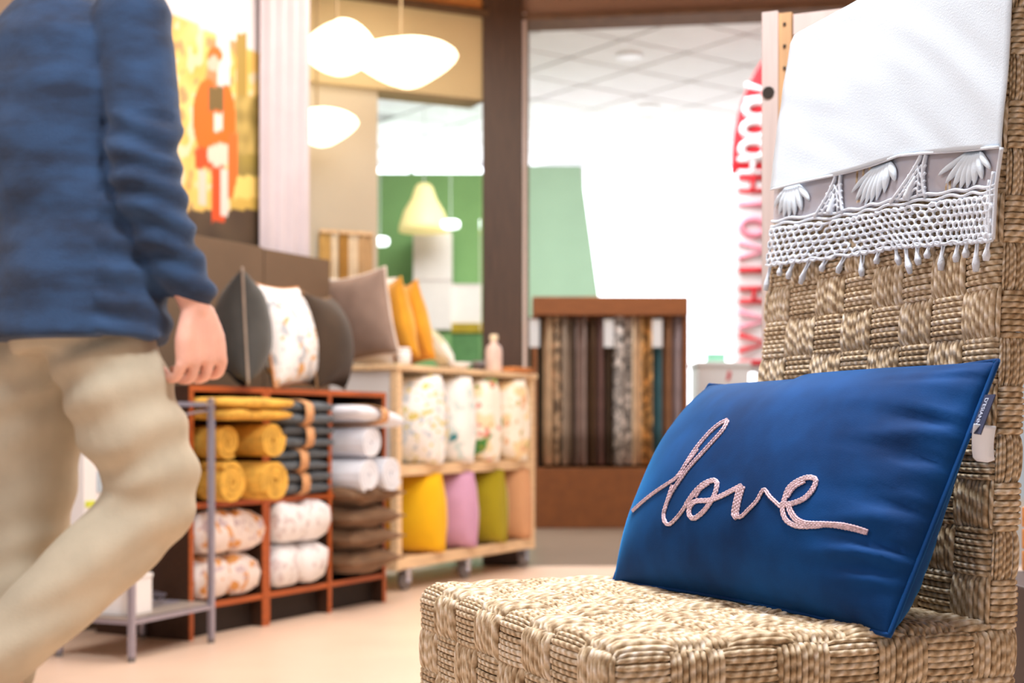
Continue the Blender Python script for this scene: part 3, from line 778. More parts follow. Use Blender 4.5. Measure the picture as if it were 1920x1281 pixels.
for j in range(NV + 1):
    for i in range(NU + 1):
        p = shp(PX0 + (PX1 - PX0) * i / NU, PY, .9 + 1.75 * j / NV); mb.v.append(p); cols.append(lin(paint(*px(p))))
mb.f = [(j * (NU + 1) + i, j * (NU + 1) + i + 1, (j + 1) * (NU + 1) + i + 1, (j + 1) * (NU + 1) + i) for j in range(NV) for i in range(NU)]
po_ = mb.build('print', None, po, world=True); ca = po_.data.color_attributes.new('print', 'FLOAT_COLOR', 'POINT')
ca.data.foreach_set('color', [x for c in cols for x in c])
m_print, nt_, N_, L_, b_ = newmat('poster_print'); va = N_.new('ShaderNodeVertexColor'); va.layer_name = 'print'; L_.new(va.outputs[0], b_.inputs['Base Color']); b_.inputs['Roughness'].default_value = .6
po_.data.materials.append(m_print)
mb = MB(); a_, b2 = shp(PX0 - .004, PY + .002), shp(PX1 + .004, PY + .002)
mb.prism([a_ + Z * .895, b2 + Z * .895, b2 + SN * .012 + Z * .895, a_ + SN * .012 + Z * .895], (0, 0, 1.76)).build('backing', m_white, po, world=True)
cu0, cu1 = q_at(489, .50), q_at(582, .50)
cu = empty('curtain', shp((cu0 + cu1) / 2, .5), ANG); tag(cu, 'pale lilac-grey pleated curtain hanging between the poster and the window', 'curtain')
m_curt = M('lilac_curtain', (206, 196, 202), .85, .04, 5, trans=0)
MB().grid(lambda p, q: Vector(((p - .5) * (cu1 - cu0), .018 * math.sin(p * 2 * math.pi * 4.5) + .005 * math.sin(p * 31 + q * 3), .02 + 2.6 * q)), 90, 12).build('drape', m_curt, cu, smooth=True, solid=.003)
MB().tube([(-(cu1 - cu0) / 2 - .05, 0, 2.64), ((cu1 - cu0) / 2 + .02, 0, 2.64)], .012, 10).build('curtain_rod', m_dkwood, cu)

# ------------------------------------------------------------------ wheeled wooden cart with bedding
CO = Vector((-.447, 5.55, 0)); CL, CDp, CH = 1.19, .42, .872
def cp(x, y, z=0): return CO + SD * x + SN * y + Vector((0, 0, z))
m_pine = wood('pine', (240, 206, 164), .55, 'x'); m_steel = M('caster_steel', (196, 196, 206), .25, .05, 30, metal=.9); m_rub = M('caster_rubber', (120, 112, 110), .5)
ct = empty('display_cart', cp(0, 0), ANG); tag(ct, 'pale pine display cart on casters loaded with bright cushions and bedding', 'cart')
s = .034
for (x, y) in ((0, 0), (CL - s, 0), (0, CDp - s), (CL - s, CDp - s)):
    MB().box(x, x + s, y, y + s, .085, CH).build('post', m_pine, ct, bevel=.003)
for z in (.088, .455):
    for y in (0, CDp - s * .7): MB().box(s, CL - s, y + .002, y + s * .7, z, z + .045).build('rail', m_pine, ct, bevel=.003)
    for x in (.0, CL - s): MB().box(x + .004, x + s * .7, s, CDp - s, z, z + .045).build('end_rail', m_pine, ct, bevel=.003)
    for k in range(4): MB().box(s * .6, CL - s * .6, .03 + k * .094, .115 + k * .094, z + .022, z + .038).build('slat', m_pine, ct, bevel=.002, seg=1)
MB().box(-.01, CL + .01, -.01, CDp + .01, CH, CH + .022).build('top_board', m_pine, ct, bevel=.004)
MB().box(.008, .020, s, CDp - s, .47, CH - .002).build('end_panel', m_white, ct)
for (x, y) in ((.10, .03), (.58, .03), (CL - .06, .03), (.10, CDp - .05), (CL - .06, CDp - .05)):
    c_ = MB().lathe([(.034, -.012), (.038, -.006), (.038, .006), (.034, .012)], (x, y, .038), 16, axis='y').build('caster_wheel', m_rub, ct, smooth=False)
    f = MB().box(x - .018, x + .018, y - .02, y - .015, .035, .085).box(x - .018, x + .018, y + .015, y + .02, .035, .085).box(x - .022, x + .022, y - .022, y + .022, .08, .087)
    f.lathe([(.008, -.022), (.008, .022)], (x, y, .038), 8, axis='y').build('caster_fork', m_steel, ct)
# lower level: cushions like books in a row
ZL_ = .135
lowers = [('bright yellow cushion, first in the lower row of the cart', (250, 196, 8), .30, 0), ('lilac cushion second in the lower row of the cart', (212, 164, 200), .565, 1),
          ('olive green cushion third in the lower row of the cart', (166, 152, 10), .835, 2), ('tan cushion last in the lower row of the cart', (212, 160, 118), 1.075, 3)]
for lb_, c, x, k in lowers:
    cushion('cushion', lb_, cp(x, .165, ZL_), math.degrees(ANG) + 90, 0, .40, .315, .225 if k < 3 else .2, M('cushion_' + str(k), c, .9, .06, 6, sheen=.2), pitch=-5, group='cushions in the cart, lower row', seed=k + 20, pinch=-.05, power=.42)
# upper level: quilts
pats = [pattern('green_dot_print', (250, 248, 246), [((222, 206, 120), 20, .58), ((206, 216, 226), 26, .58), ((214, 204, 120), 42, .62)], seed=1),
        pattern('teal_print', (248, 246, 244), [((60, 140, 150), 8, .63), ((210, 226, 226), 20, .57)], seed=4),
        pattern('floral_print', (250, 244, 232), [((244, 226, 188), 10, .55), ((70, 140, 66), 12, .60), ((226, 140, 130), 20, .64), ((150, 160, 60), 22, .63)], seed=2),
        pattern('cream_floral_print', (252, 244, 230), [((250, 226, 180), 9, .55), ((190, 180, 110), 22, .60), ((232, 190, 150), 18, .62)], seed=7)]
ups = [('white quilt with yellow-green dots, first on the cart above the yellow cushion', .26, .30, 0), ('white quilt with a teal motif, second on the upper cart level', .51, .20, 1),
       ('floral quilt with green leaves, third on the upper cart level', .735, .25, 2), ('cream floral quilt, last on the upper cart level above the tan cushion', 1.0, .28, 3)]
for lb_, x, t, k in ups:
    cushion('folded_quilt', lb_, cp(x, .165, .4945), math.degrees(ANG) + 90, 0, .43, .35, t, pats[k], pitch=-3, group='quilts on the upper cart level', seed=k + 40, pinch=-.045, power=.34, cat='quilt', wr=.014)
folded('folded_cloth', 'folded orange cloth lying on the right end of the cart top', Matrix.Translation(cp(1.08, .08, CH + .023)) @ Matrix.Rotation(ANG + 1.2, 4, 'Z'), .2, .14, .024, 2, M('orange_cloth', (238, 160, 96), .9, .1), 'cloth', seed=60)
ZC = CH + .0225
# things on top of the cart
cushion('cushion', 'white cushion standing behind the taupe one on the cart', stand(664, 5.84, ZC), 165, 2, .34, .36, .10, m_whc, seed=8)
cushion('cushion', 'taupe linen cushion with cream piping leaning on the cart', stand(690, 5.66, ZC), 146, -9, .32, .345, .13, m_taupe, m_pale2, seed=9)
cushion('cushion', 'ochre velvet cushion on the cart, left of the pair, beside the taupe one', stand(752, 5.83, ZC), 122, -13, .32, .325, .12, m_och2, seed=11, group='ochre cushions on the cart')
cushion('cushion', 'ochre velvet cushion on the cart, right of the pair, beside the pale one', stand(784, 5.97, ZC), 120, -13, .32, .33, .12, m_och2, seed=12, group='ochre cushions on the cart')
cushion('cushion', 'small pale green and white cushion leaning low on the cart top', stand(848, 6.18, ZC), 100, -38, .22, .22, .09, pattern('pale_green', (240, 244, 236), [((214, 214, 180), 9, .5)]), m_white, seed=13)
def bottle(u, d, label, hh, r, mat, capm):
    p = stand(u, d, ZC); b = empty('bottle', p); tag(b, label, 'bottle')
    MB().lathe([(r * .9, 0), (r, .006), (r, hh * .55), (r * .85, hh * .68), (r * .4, hh * .76), (r * .4, hh * .84)], n=18).build('body', mat, b, smooth=True)
    MB().lathe([(r * .5, hh * .84), (r * .5, hh * .98), (r * .4, hh)], n=14).build('cap', capm, b)
bottle(926, 6.33, 'pale pink bottle with a white cap at the right end of the cart top', .165, .037, M('pink_glaze', (240, 214, 204), .3), M('cap_cream', (244, 226, 196), .5))
j = empty('jar', stand(757, 5.66, ZC)); tag(j, 'small white jar at the front of the cart top below the ochre cushions', 'jar')
MB().lathe([(.024, 0), (.03, .01), (.03, .05), (.024, .056)], n=16).build('body', m_white, j, smooth=True); MB().lathe([(.025, .056), (.027, .058), (.027, .066), (.02, .07)], n=16).build('lid', m_white, j)
j = empty('candle_tin', stand(897, 6.26, ZC)); tag(j, 'little dark tin beside the pink bottle on the cart', 'tin')
MB().lathe([(.026, 0), (.028, .004), (.028, .03)], n=16).build('body', M('tin_dark', (96, 86, 84), .35, metal=.6), j); MB().lathe([(.0285, .03), (.0285, .042), (.026, .044)], n=16).build('lid', m_steel, j)
b_ = empty('bowl', stand(862, 6.1, ZC)); tag(b_, 'shallow white bowl on the cart top in front of the pale cushion', 'bowl')
MB().lathe([(.02, 0), (.03, .004), (.055, .03), (.052, .03), (.028, .008), (.0, .006)], n=20).build('shell', m_white, b_, smooth=True)

# ------------------------------------------------------------------ pendant lamps
def pendant(u, v, d, rad, hh, label, ph, s_=3.2, cone=False):
    p = at(u, v, d); r = empty('pendant_lamp', (p.x, p.y, p.z)); tag(r, label, 'pendant lamp', 'paper pendant lamps')
    m = emit('lamp_shade_' + str(u), (255, 232, 196), s_, lin((250, 240, 225)))
    def P(a, b):
        an = a * 2 * math.pi; t = b * 2 - 1
        rr_ = rad * (max(0, 1 - abs(t) ** 1.5)) ** .75 * (1 + .16 * math.cos(2 * an + ph) + .05 * math.cos(5 * an))
        z = hh / 2 * t + .16 * hh * math.cos(2 * an + ph + .5) * (1 - t * t)
        return Vector((rr_ * math.cos(an), rr_ * math.sin(an), z))
    MB().grid(P, 40, 16).build('shade', m, r, smooth=True)
    MB().tube([(0, 0, hh * .48), (0, 0, 2.76 - p.z)], .005, 6).build('cord', M('cord', (150, 130, 100), .6), r)
    MB().lathe([(.045, 2.755 - p.z), (.05, 2.765 - p.z), (.05, 2.778 - p.z)], n=16).build('ceiling_rose', m_white, r)
pendant(752, 116, 6.02, .20, .215, 'leaf-shaped white pendant lamp nearest the dark post', .2)
pendant(632, 90, 5.95, .15, .235, 'white pendant lamp half hidden by the curtain, upper one', 1.4)
pendant(594, 238, 6.12, .15, .17, 'small white pendant lamp hanging low beside the curtain', .3)

# beige swatches on the front wall
for k, (u, wd, c, nm) in enumerate(((606, .05, (196, 160, 96), 'golden beige'), (622, .035, (226, 212, 190), 'cream'), (641, .04, (178, 134, 66), 'bronze'), (658, .045, (222, 206, 182), 'ivory'), (681, .07, (190, 158, 118), 'sand brown'))):
    p = f1(u) - F1n * .03; r = empty('fabric_swatch', (p.x, p.y, 1.02), math.atan2(F1d.y, F1d.x))
    tag(r, nm + ' fabric swatch hanging on the wall left of the window', 'fabric swatch', 'fabric swatches on the front wall')
    MB().grid(lambda a, b, wd=wd: Vector(((a - .5) * wd, .008 * math.sin(a * 12), b * .5)), 16, 3).build('drape', M('swatch_' + str(k), c, .9, .12, 12), r, smooth=True, solid=.003)
    MB().box(-wd / 2, wd / 2, -.008, .008, .5, .515).build('hanger_bar', m_pine, r)

#@@SECTION4
# ------------------------------------------------------------------ mall: green kiosk wall, fabric display, flag
gk = empty('green_partition', at(900, 800, 12.0) * Vector((1, 1, 0)).to_3d() if False else Vector((-.3, 12.0, 0)))
tag(gk, 'green partition wall of a stall across the mall with one slanted end', 'partition')
m_g1 = M('green_board', (136, 178, 112), .85, .06, 2); m_g2 = M('pale_green_board', (168, 202, 172), .85, .04, 2)
zt = at(0, 312, 12.0).z
MB().box(-1.6 - .3 + .3, .22, 0, .12, 0, zt - .06).build('wall_board', m_g1, gk)
x0, x1t, x1b = .222, at(1089, 0, 12).x + .3, at(1176, 0, 12).x + .3
MB().prism([(x0, -.02, 0), (x1b, -.02, 0), (x1t, -.02, zt), (x0, -.02, zt)], (0, .14, 0)).build('slanted_board', m_g2, gk)
m_pinkb = M('pale_pink_board', (248, 236, 228), .8, .02); m_must = M('mustard_ledge', (176, 148, 30), .7)
p = at(810, 800, 11.6); db = empty('display_column', (p.x, p.y, 0)); tag(db, 'tall pale pink display column under the cone lamp in the green stall', 'display column')
zt2, zb2 = at(0, 432, 11.6).z, at(0, 618, 11.6).z
MB().box(-.155, .155, 0, .3, zb2, zt2).build('front_panel', m_pinkb, db, bevel=.005); MB().box(-.15, .15, .05, .3, 0, zb2).build('foot', m_g1, db)
MB().box(-.16, .16, -.01, .31, (zt2 + zb2) / 2 - .004, (zt2 + zb2) / 2 + .004).build('joint_strip', m_pinkwhite, db)
p = at(873, 800, 11.7); sb = empty('mustard_counter', (p.x, p.y, 0)); tag(sb, 'low green counter with a mustard yellow ledge in the stall', 'counter')
ztl = at(0, 606, 11.7).z; zbl = at(0, 624, 11.7).z
MB().box(-.13, .5, 0, .26, zbl, ztl).build('ledge', m_must, sb, bevel=.004); MB().box(-.12, .5, .02, .26, 0, zbl).build('counter_body', M('deep_green', (96, 140, 84), .8), sb)
bx = empty('pale_box', (p.x, p.y + .02, ztl)); tag(bx, 'pale pink box standing on the mustard ledge', 'box')
hb = at(0, 532, 11.7).z - ztl
MB().box(-.125, .125, 0, .2, 0, hb - .02).build('body', m_pinkb, bx, bevel=.004); MB().box(-.127, .127, -.002, .202, hb - .0195, hb).build('lid', m_pinkwhite, bx, bevel=.003)
# cone lamp over the column
p = at(795, 430, 11.3); cl = empty('cone_lamp', (p.x, p.y, p.z)); tag(cl, 'pale yellow bell-shaped pendant lamp in front of the green wall', 'pendant lamp')
MB().lathe([(.20, -.02), (.195, .03), (.16, .14), (.10, .24), (.07, .33), (.045, .36), (.04, .35), (.09, .22), (.15, .12), (.185, 0)], n=24).build('shade', emit('cone_glow', (255, 226, 150), .55, lin((246, 226, 160))), cl, smooth=True)
MB().tube([(0, 0, .36), (0, 0, 3.44 - p.z)], .004, 6).build('cord', m_white, cl)
for u, v, d, s_ in ((712, 453, 10.4, 'left of the cone lamp'), (845, 421, 10.6, 'overlapping the cone lamp')):  # glowing discs and wires added to imitate lamp reflections in the glass
    p = at(u, v, d); r = empty('reflection_disc', (p.x, p.y, p.z)); tag(r, 'small glowing disc imitating a lamp reflection in the window glass, ' + s_, 'pendant lamp', 'discs imitating reflections in the window glass')
    MB().lathe([(.05, -.03), (.068, -.02), (.068, .02), (.05, .03)], n=18).build('disc', emit('reflection_glow', (250, 252, 255), 3), r, smooth=True)
    MB().tube([(0, 0, .03), (0, 0, 3.44 - p.z)], .002, 5).build('wire', m_white, r)
# hanging fabric display
D = 9.1; pxm = FPX / D; p = at(1145, 800, D); fd = empty('fabric_display', (p.x, p.y, 0)); tag(fd, 'brown wooden stand with hanging fabric samples beyond the doorway', 'display stand')
m_bw = wood('brown_stand_wood', (150, 88, 44), .5, 'x'); hw = .50; zt3 = at(0, 556, D).z
MB().box(-hw, hw, 0, .3, zt3 - .12, zt3).build('top_rail', m_bw, fd, bevel=.004)
MB().box(-hw, hw, 0, .3, 0, at(0, 878, D).z).build('plinth', M('plinth_brown', (140, 80, 34), .6), fd, bevel=.004)
for x in (-hw, hw - .03): MB().box(x, x + .03, .02, .28, .3, zt3 - .12).build('upright', m_bw, fd)
MB().box(-hw + .03, hw - .03, .25, .27, .3, zt3 - .12).build('back_panel', M('display_back', (54, 38, 24), .8), fd)
fab = [(1002, 16, (70, 66, 50), 'dark olive'), (1029, 16, (186, 156, 124), 'plain beige'), (1046, 17, (124, 104, 84), 'brown patterned'), (1063, 15, (150, 132, 116), 'taupe'), (1077, 10, (66, 46, 30), 'dark chocolate'),
       (1090, 16, (140, 120, 112), 'mauve grey'), (1108, 18, (72, 50, 30), 'deep brown'), (1126, 16, (104, 76, 70), 'plum brown'), (1142, 16, (58, 42, 26), 'near-black brown'), (1168, 30, (134, 126, 120), 'grey marbled'),
       (1196, 18, (190, 166, 138), 'cream striped'), (1214, 18, (132, 100, 60), 'gold patterned'), (1233, 18, (54, 86, 92), 'teal'), (1252, 20, (122, 84, 58), 'rust brown'), (1274, 22, (128, 112, 112), 'mauve-grey end')]
for k, (u, wpx, c, nm) in enumerate(fab):
    c = tuple(min(255, int(v * 1.25)) for v in c)
    x = (u - 1145) / pxm; wd = wpx / pxm * 1.12; zb3, zt4 = at(0, 872, D).z, zt3 - .125
    r = empty('hanging_fabric', (p.x + x, p.y + .08, zb3)); tag(r, nm + ' fabric sample hanging in the brown stand' , 'fabric sample', 'fabric samples in the brown stand')
    if 'patterned' in nm or 'marbled' in nm: mm = pattern('fabric_' + str(k), c, [(tuple(int(v * 1.5) if v * 1.5 < 255 else 255 for v in c), 18, .5), (tuple(int(v * .55) for v in c), 26, .58)], seed=k)
    else: mm = M('fabric_' + str(k), c, .9, .15, 9)
    MB().grid(lambda a, b, wd=wd, k=k: Vector(((a - .5) * wd, .03 * math.sin(a * math.pi * 2 + k) - .02, b * (zt4 - zb3))), 12, 4).build('drape', mm, r, smooth=True, solid=.004)
    MB().box(-wd / 2, wd / 2, .0, .012, zt4 - zb3 - .02, zt4 - zb3 - .002).build('clip_bar', m_bw, r)
    if k in (0, 8, 12):
        zz = at(0, 598, D).z - zb3; MB().box(-.032, .032, -.062, -.058, zz - .18, zz).build('price_tag', m_white, r)
# feather flag
m_red = M('flag_red', (214, 30, 44), .7, .05); m_flagw = M('flag_white', (244, 240, 242), .7, .02); m_pink = M('flag_pink', (240, 150, 170), .7, .1)
DF = 9.8; p = at(1402, 800, DF); fl = empty('feather_flag', (p.x + .22, p.y, 0)); tag(fl, 'red and white feather flag on a curved pole in the mall', 'flag')
def fpt(s_, t):   # s 0 outer edge .. 1 pole, t 0 bottom .. 1 top
    z = 1.02 + 2.28 * t; xl = -.35 + .32 * max(0, (t - .55) / .45) ** 2.6; return Vector((xl + (.0 - xl) * s_ + .03 * (1 - t) * (1 - s_), .01 * math.sin(s_ * 5 + t * 9), z))
def fpart(t0, t1, s0, s1, name, m, off=0):
    return MB().grid(lambda a, b: fpt(s0 + (s1 - s0) * a, t0 + (t1 - t0) * b) + Vector((0, -off, 0)), 10, max(3, int(24 * (t1 - t0)))).build(name, m, fl, smooth=True, solid=.004)
fpart(.60, 1, 0, 1, 'red_field', m_red); fpart(0, .60, 0, 1, 'white_field', m_flagw)
MB().tube([fpt(1, t / 20) + Vector((.012, 0, 0)) for t in range(21)] + [Vector((-.02, 0, 3.35))], .012, 8).tube([(.012, 0, 0), (.012, 0, 1.03)], .012, 8).build('pole', M('pole_dark', (60, 48, 40), .5), fl)
MB().lathe([(.2, 0), (.2, .03), (.05, .05)], n=18).build('base', m_dkwood, fl)
def glyph(t, kind, m):
    mb = MB(); c = fpt(.45, t) + Vector((0, -.012, 0)); w_, h_ = .105, .055
    if kind == 'O': mb.tube([c + Vector((w_ * .8 * math.cos(a * .524), 0, h_ * math.sin(a * .524))) for a in range(12)], .024, 6, closed=True)
    elif kind == 'H':
        for q in (-1, 1): mb.tube([c + Vector((-w_, 0, q * h_ * .8)), c + Vector((w_, 0, q * h_ * .8))], .016, 6)
        mb.tube([c + Vector((0, 0, -h_ * .8)), c + Vector((0, 0, h_ * .8))], .016, 6)
    elif kind == 'I': mb.tube([c + Vector((-w_, 0, 0)), c + Vector((w_, 0, 0))], .02, 6)
    elif kind == 'A':
        mb.tube([c + Vector((-w_, 0, -h_)), c + Vector((w_, 0, 0)), c + Vector((-w_, 0, h_))], .018, 6)
    mb.build('lettering', m, fl, smooth=True)
for t, k_, m_ in ((.845, 'A', m_flagw), (.795, 'O', m_flagw), (.735, 'O', m_flagw), (.675, 'O', m_flagw), (.625, 'H', m_flagw), (.57, 'H', m_red), (.51, 'I', m_pink), (.44, 'O', m_pink), (.37, 'A', m_pink), (.31, 'I', m_red), (.235, 'H', m_red), (.16, 'A', m_pink), (.09, 'A', m_red), (.03, 'I', m_red)):
    glyph(t, k_, m_)
p = at(1357, 800, 9.4); wc = empty('white_counter', (p.x, p.y, 0)); tag(wc, 'white counter below the feather flag beyond the doorway', 'counter')
zc = at(0, 678, 9.4).z
MB().box(-.17, .17, 0, .4, 0, zc - .03).build('counter_body', m_white, wc, bevel=.004); MB().box(-.18, .18, -.01, .41, zc - .0295, zc).build('counter_top', m_white, wc, bevel=.004)
MB().prism([(.015, -.003, zc - .13), (.04, -.003, zc - .12), (.05, -.003, zc - .07), (.03, -.003, zc - .06)], (0, .002, 0)).build('red_mark', m_red, wc)
gb = empty('green_box', (p.x - .03, p.y + .1, zc)); tag(gb, 'small mint green box on the white counter', 'box')
MB().box(-.06, .06, 0, .12, 0, .05).build('body', M('mint', (150, 220, 186), .6), gb, bevel=.003); MB().box(-.062, .062, -.002, .122, .0502, .062).build('lid', M('mint_lid', (176, 228, 200), .6), gb, bevel=.002)

# ------------------------------------------------------------------ steel stand at lower left
m_st = M('brushed_steel', (172, 170, 188), .32, .08, 30, metal=.8, stretch=(20, 20, 1)); m_glass = M('stand_panel', (168, 156, 146), .4, .05)
ra, rb_ = at(396, 800, 4.27), at(247, 800, 3.92); rv = (rb_ - ra); rv.z = 0; rl = rv.length
rk = empty('steel_stand', (rb_.x, rb_.y, 0), math.atan2(-rv.y, -rv.x)); tag(rk, 'low steel stand with slim square legs beside the walking person', 'stand')
dpt = .25
for (x, y) in ((0, 0), (rl, 0), (0, dpt), (rl, dpt)):
    MB().box(x - .009, x + .009, y - .009, y + .009, .012, .735).build('leg', m_st, rk, bevel=.002, seg=1)
    MB().lathe([(.011, 0), (.011, .012)], (x, y, 0), 10).build('foot', m_rub, rk)
for z in (.115, .722):
    for y in (0, dpt): MB().box(.009, rl - .009, y - .006, y + .006, z - .012, z).build('rail', m_st, rk)
    for x in (0, rl): MB().box(x - .006, x + .006, .009, dpt - .009, z - .012, z).build('rail', m_st, rk)
MB().box(-.006, rl + .006, .007, dpt - .007, .116, .122).build('shelf_plate', m_glass, rk)
MB().tube([(0, 0, .70), (rl * .5, dpt * .5, .66), (rl, dpt, .70)], .004, 6).tube([(rl, 0, .70), (rl * .5, dpt * .5, .66), (0, dpt, .70)], .004, 6).build('cross_wire', m_st, rk)
RM = wm(rk)
def onrk(x, y, z=.1225): return RM @ Vector((x, y, z))
pk = empty('white_carton', onrk(.065, .085), rk.rotation_euler[2]); tag(pk, 'white carton on the low shelf of the steel stand', 'carton')
MB().box(-.04, .06, -.06, .06, 0, .10).build('body', m_white, pk, bevel=.003); MB().box(-.042, .062, -.062, .062, .1002, .112).build('flap', m_white, pk, bevel=.002)
pk = empty('printed_bag', onrk(.165, .13), rk.rotation_euler[2]); tag(pk, 'beige and grey printed bag on the low shelf of the steel stand', 'bag')
m_bag = pattern('bag_print', (222, 200, 184), [((120, 104, 96), 26, .55), ((236, 232, 236), 22, .6)])
vs_, fs_, rm_ = cushion_mesh(.11, .21, .09, .02, seed=5, power=.35); MB().add(vs_, fs_).build('bag_body', m_bag, pk, smooth=True)
MB().tube([(-.03, 0, .2), (-.025, 0, .25), (0, 0, .265), (.025, 0, .25), (.03, 0, .2)], .004, 6).build('handle', m_band, pk)
for k in range(3):
    r = empty('wire_hanger', onrk(.27 + .02 * k, .10 + .035 * k, .128 + .012 * k), rk.rotation_euler[2] + .5 * k); tag(r, 'thin steel wire hanger lying on the stand shelf, ' + ('lowest of three', 'middle of three', 'uppermost of three')[k], 'hanger', 'wire hangers on the steel stand')
    MB().tube([(-.07, -.02, 0), (.06, -.02, 0), (0, .04, .004), (-.07, -.02, 0)], .0025, 6).build('wire', m_st, r); MB().tube([(0, .04, .004), (0, .06, .004), (.012, .07, .004), (.018, .06, .004)], .0025, 6).build('hook', m_st, r)
lf = empty('leaflet_holder', onrk(.03, .175), rk.rotation_euler[2]); tag(lf, 'tall white leaflet holder with a yellow-green stripe seen between the walking legs', 'leaflet holder')
MB().box(-.015, .10, 0, .05, 0, .50).build('board', m_white, lf, bevel=.003); MB().box(-.01, .03, -.003, 0, .30, .317).build('stripe', M('lime', (206, 214, 70), .7), lf)
MB().box(-.01, .03, -.004, 0, .22, .275).build('printed_patch', M('slate', (112, 118, 122), .7), lf); MB().box(.04, .09, -.004, 0, .34, .40).build('printed_patch', M('pale_slate', (178, 194, 206), .7), lf)

#@@SECTION5
# ------------------------------------------------------------------ walking person
FA = R(55); PF = Vector((math.cos(FA), math.sin(FA), 0)); PR = Vector((math.sin(FA), -math.cos(FA), 0))   # facing, right-hand side
def loft(mb, rings, n=20):
    """rings: (centre, axis_a * ra, axis_b * rb) ellipses, closed by end caps"""
    vs = []; m = len(rings)
    for c, a, b in rings:
        for k in range(n):
            an = 2 * math.pi * k / n; vs.append(Vector(c) + a * math.cos(an) + b * math.sin(an))
    fs = [(i * n + k, i * n + (k + 1) % n, (i + 1) * n + (k + 1) % n, (i + 1) * n + k) for i in range(m - 1) for k in range(n)]
    fs += [tuple(range(n - 1, -1, -1)), tuple((m - 1) * n + k for k in range(n))]
    mb.add(vs, fs)
def limb(mb, pts, rad, n=14, sub=5):
    P = [Vector(p) for p in pts]; P = [P[0] * 2 - P[1]] + P + [P[-1] * 2 - P[-2]]; Rr = [rad[0]] + list(rad) + [rad[-1]]; S, Q = [], []
    for i in range(1, len(P) - 2):
        for k in range(sub + (1 if i == len(P) - 3 else 0)):
            t = k / sub; a, b, c, d = P[i - 1:i + 3]
            S.append(.5 * ((2 * b) + (c - a) * t + (2 * a - 5 * b + 4 * c - d) * t * t + (3 * b - a - 3 * c + d) * t ** 3)); Q.append(Rr[i] + (Rr[i + 1] - Rr[i]) * t)
    t0 = (S[0] - S[1]).normalized(); t1 = (S[-1] - S[-2]).normalized()
    S = [S[0] + t0 * Q[0] * .75, S[0] + t0 * Q[0] * .45] + S + [S[-1] + t1 * Q[-1] * .45, S[-1] + t1 * Q[-1] * .75]; Q = [Q[0] * .4, Q[0] * .82] + Q + [Q[-1] * .82, Q[-1] * .4]
    mb.tube(S, Q, n)
def ball(mb, c, rx, ry, rz, n=16):
    mb.add([Vector(c) + Vector((0, 0, 1)) * rz * math.cos(math.pi * (j + .5) / n) + (PR * rx * math.cos(2 * math.pi * k / n) + PF * ry * math.sin(2 * math.pi * k / n)) * math.sin(math.pi * (j + .5) / n) for j in range(n) for k in range(n)],
           [(j * n + k, j * n + (k + 1) % n, (j + 1) * n + (k + 1) % n, (j + 1) * n + k) for j in range(n - 1) for k in range(n)] + [tuple(range(n)), tuple((n - 1) * n + k for k in range(n))])
def fuse(mb, name, mat, parent, voxel, smooth=4, disp=None, cut=None):
    me = bpy.data.meshes.new(name + '_raw'); me.from_pydata([tuple(v) for v in mb.v], [], mb.f)
    bm = bmesh.new(); bm.from_mesh(me); bmesh.ops.recalc_face_normals(bm, faces=bm.faces); bm.to_mesh(me); bm.free()
    o = bpy.data.objects.new(name + '_raw', me); col.objects.link(o)
    md = o.modifiers.new('r', 'REMESH'); md.mode = 'VOXEL'; md.voxel_size = voxel
    if smooth: sm = o.modifiers.new('s', 'SMOOTH'); sm.factor = .5; sm.iterations = smooth
    dg = bpy.context.evaluated_depsgraph_get(); out = bpy.data.meshes.new_from_object(o.evaluated_get(dg)); bpy.data.objects.remove(o)
    if disp:
        nn = [v.normal.copy() for v in out.vertices]
        for v, n in zip(out.vertices, nn): v.co = v.co + n * disp(v.co)
    if cut:
        bm = bmesh.new(); bm.from_mesh(out)
        for co, no in cut: bmesh.ops.bisect_plane(bm, geom=bm.verts[:] + bm.edges[:] + bm.faces[:], plane_co=co, plane_no=no, clear_outer=True)
        bmesh.ops.holes_fill(bm, edges=bm.edges[:], sides=0); bm.to_mesh(out); bm.free()
    for p in out.polygons: p.use_smooth = True
    out.name = name
    ob = link(name, out, mat, parent)
    if parent is not None: out.transform(wm(parent).inverted())
    return ob
TC = Vector((-.925, 2.90, 0)); HC = Vector((-.885, 2.90, 0))
def V3(c, z): return Vector((c.x, c.y, z))
RH, RK, RA = Vector((-.855, 2.885, .90)), Vector((-.735, 2.90, .505)), Vector((-1.02, 2.79, .175))
LH, LK, LAn = Vector((-.98, 2.98, .93)), Vector((-1.02, 3.03, .50)), Vector((-1.08, 2.99, .09))
RS, RE, RW = Vector((-.748, 2.80, 1.455)), Vector((-.712, 2.78, 1.13)), Vector((-.632, 2.84, .885))
LS, LE, LW = Vector((-1.09, 3.01, 1.455)), Vector((-1.18, 2.99, 1.14)), Vector((-1.20, 2.93, .90))
m_skin = M('skin', (226, 172, 152), .5, .08, 20, sub=.15)
body = MB()
loft(body, [(V3(HC, z), PR * a, PF * b) for z, a, b in ((.80, .10, .09), (.86, .145, .11), (.95, .145, .11), (1.05, .14, .10))] + [(V3(TC, z), PR * a, PF * b) for z, a, b in ((1.15, .15, .105), (1.3, .17, .115), (1.42, .165, .105), (1.49, .11, .08), (1.53, .06, .06))])
HD = Vector((-.905, 2.95, 1.70))
limb(body, [Vector((-.92, 2.92, 1.46)), Vector((-.91, 2.935, 1.60))], (.062, .058))
ball(body, HD, .078, .098, .125); ball(body, HD + Vector((0, 0, -.055)) + PF * .025, .060, .075, .078)     # skull, jaw
limb(body, [HD + PF * .092 + Z * .02, HD + PF * .112 - Z * .025], (.010, .016)); limb(body, [HD + PF * .092 - Z * .062 - PR * .018, HD + PF * .095 - Z * .062 + PR * .018], (.008, .008))
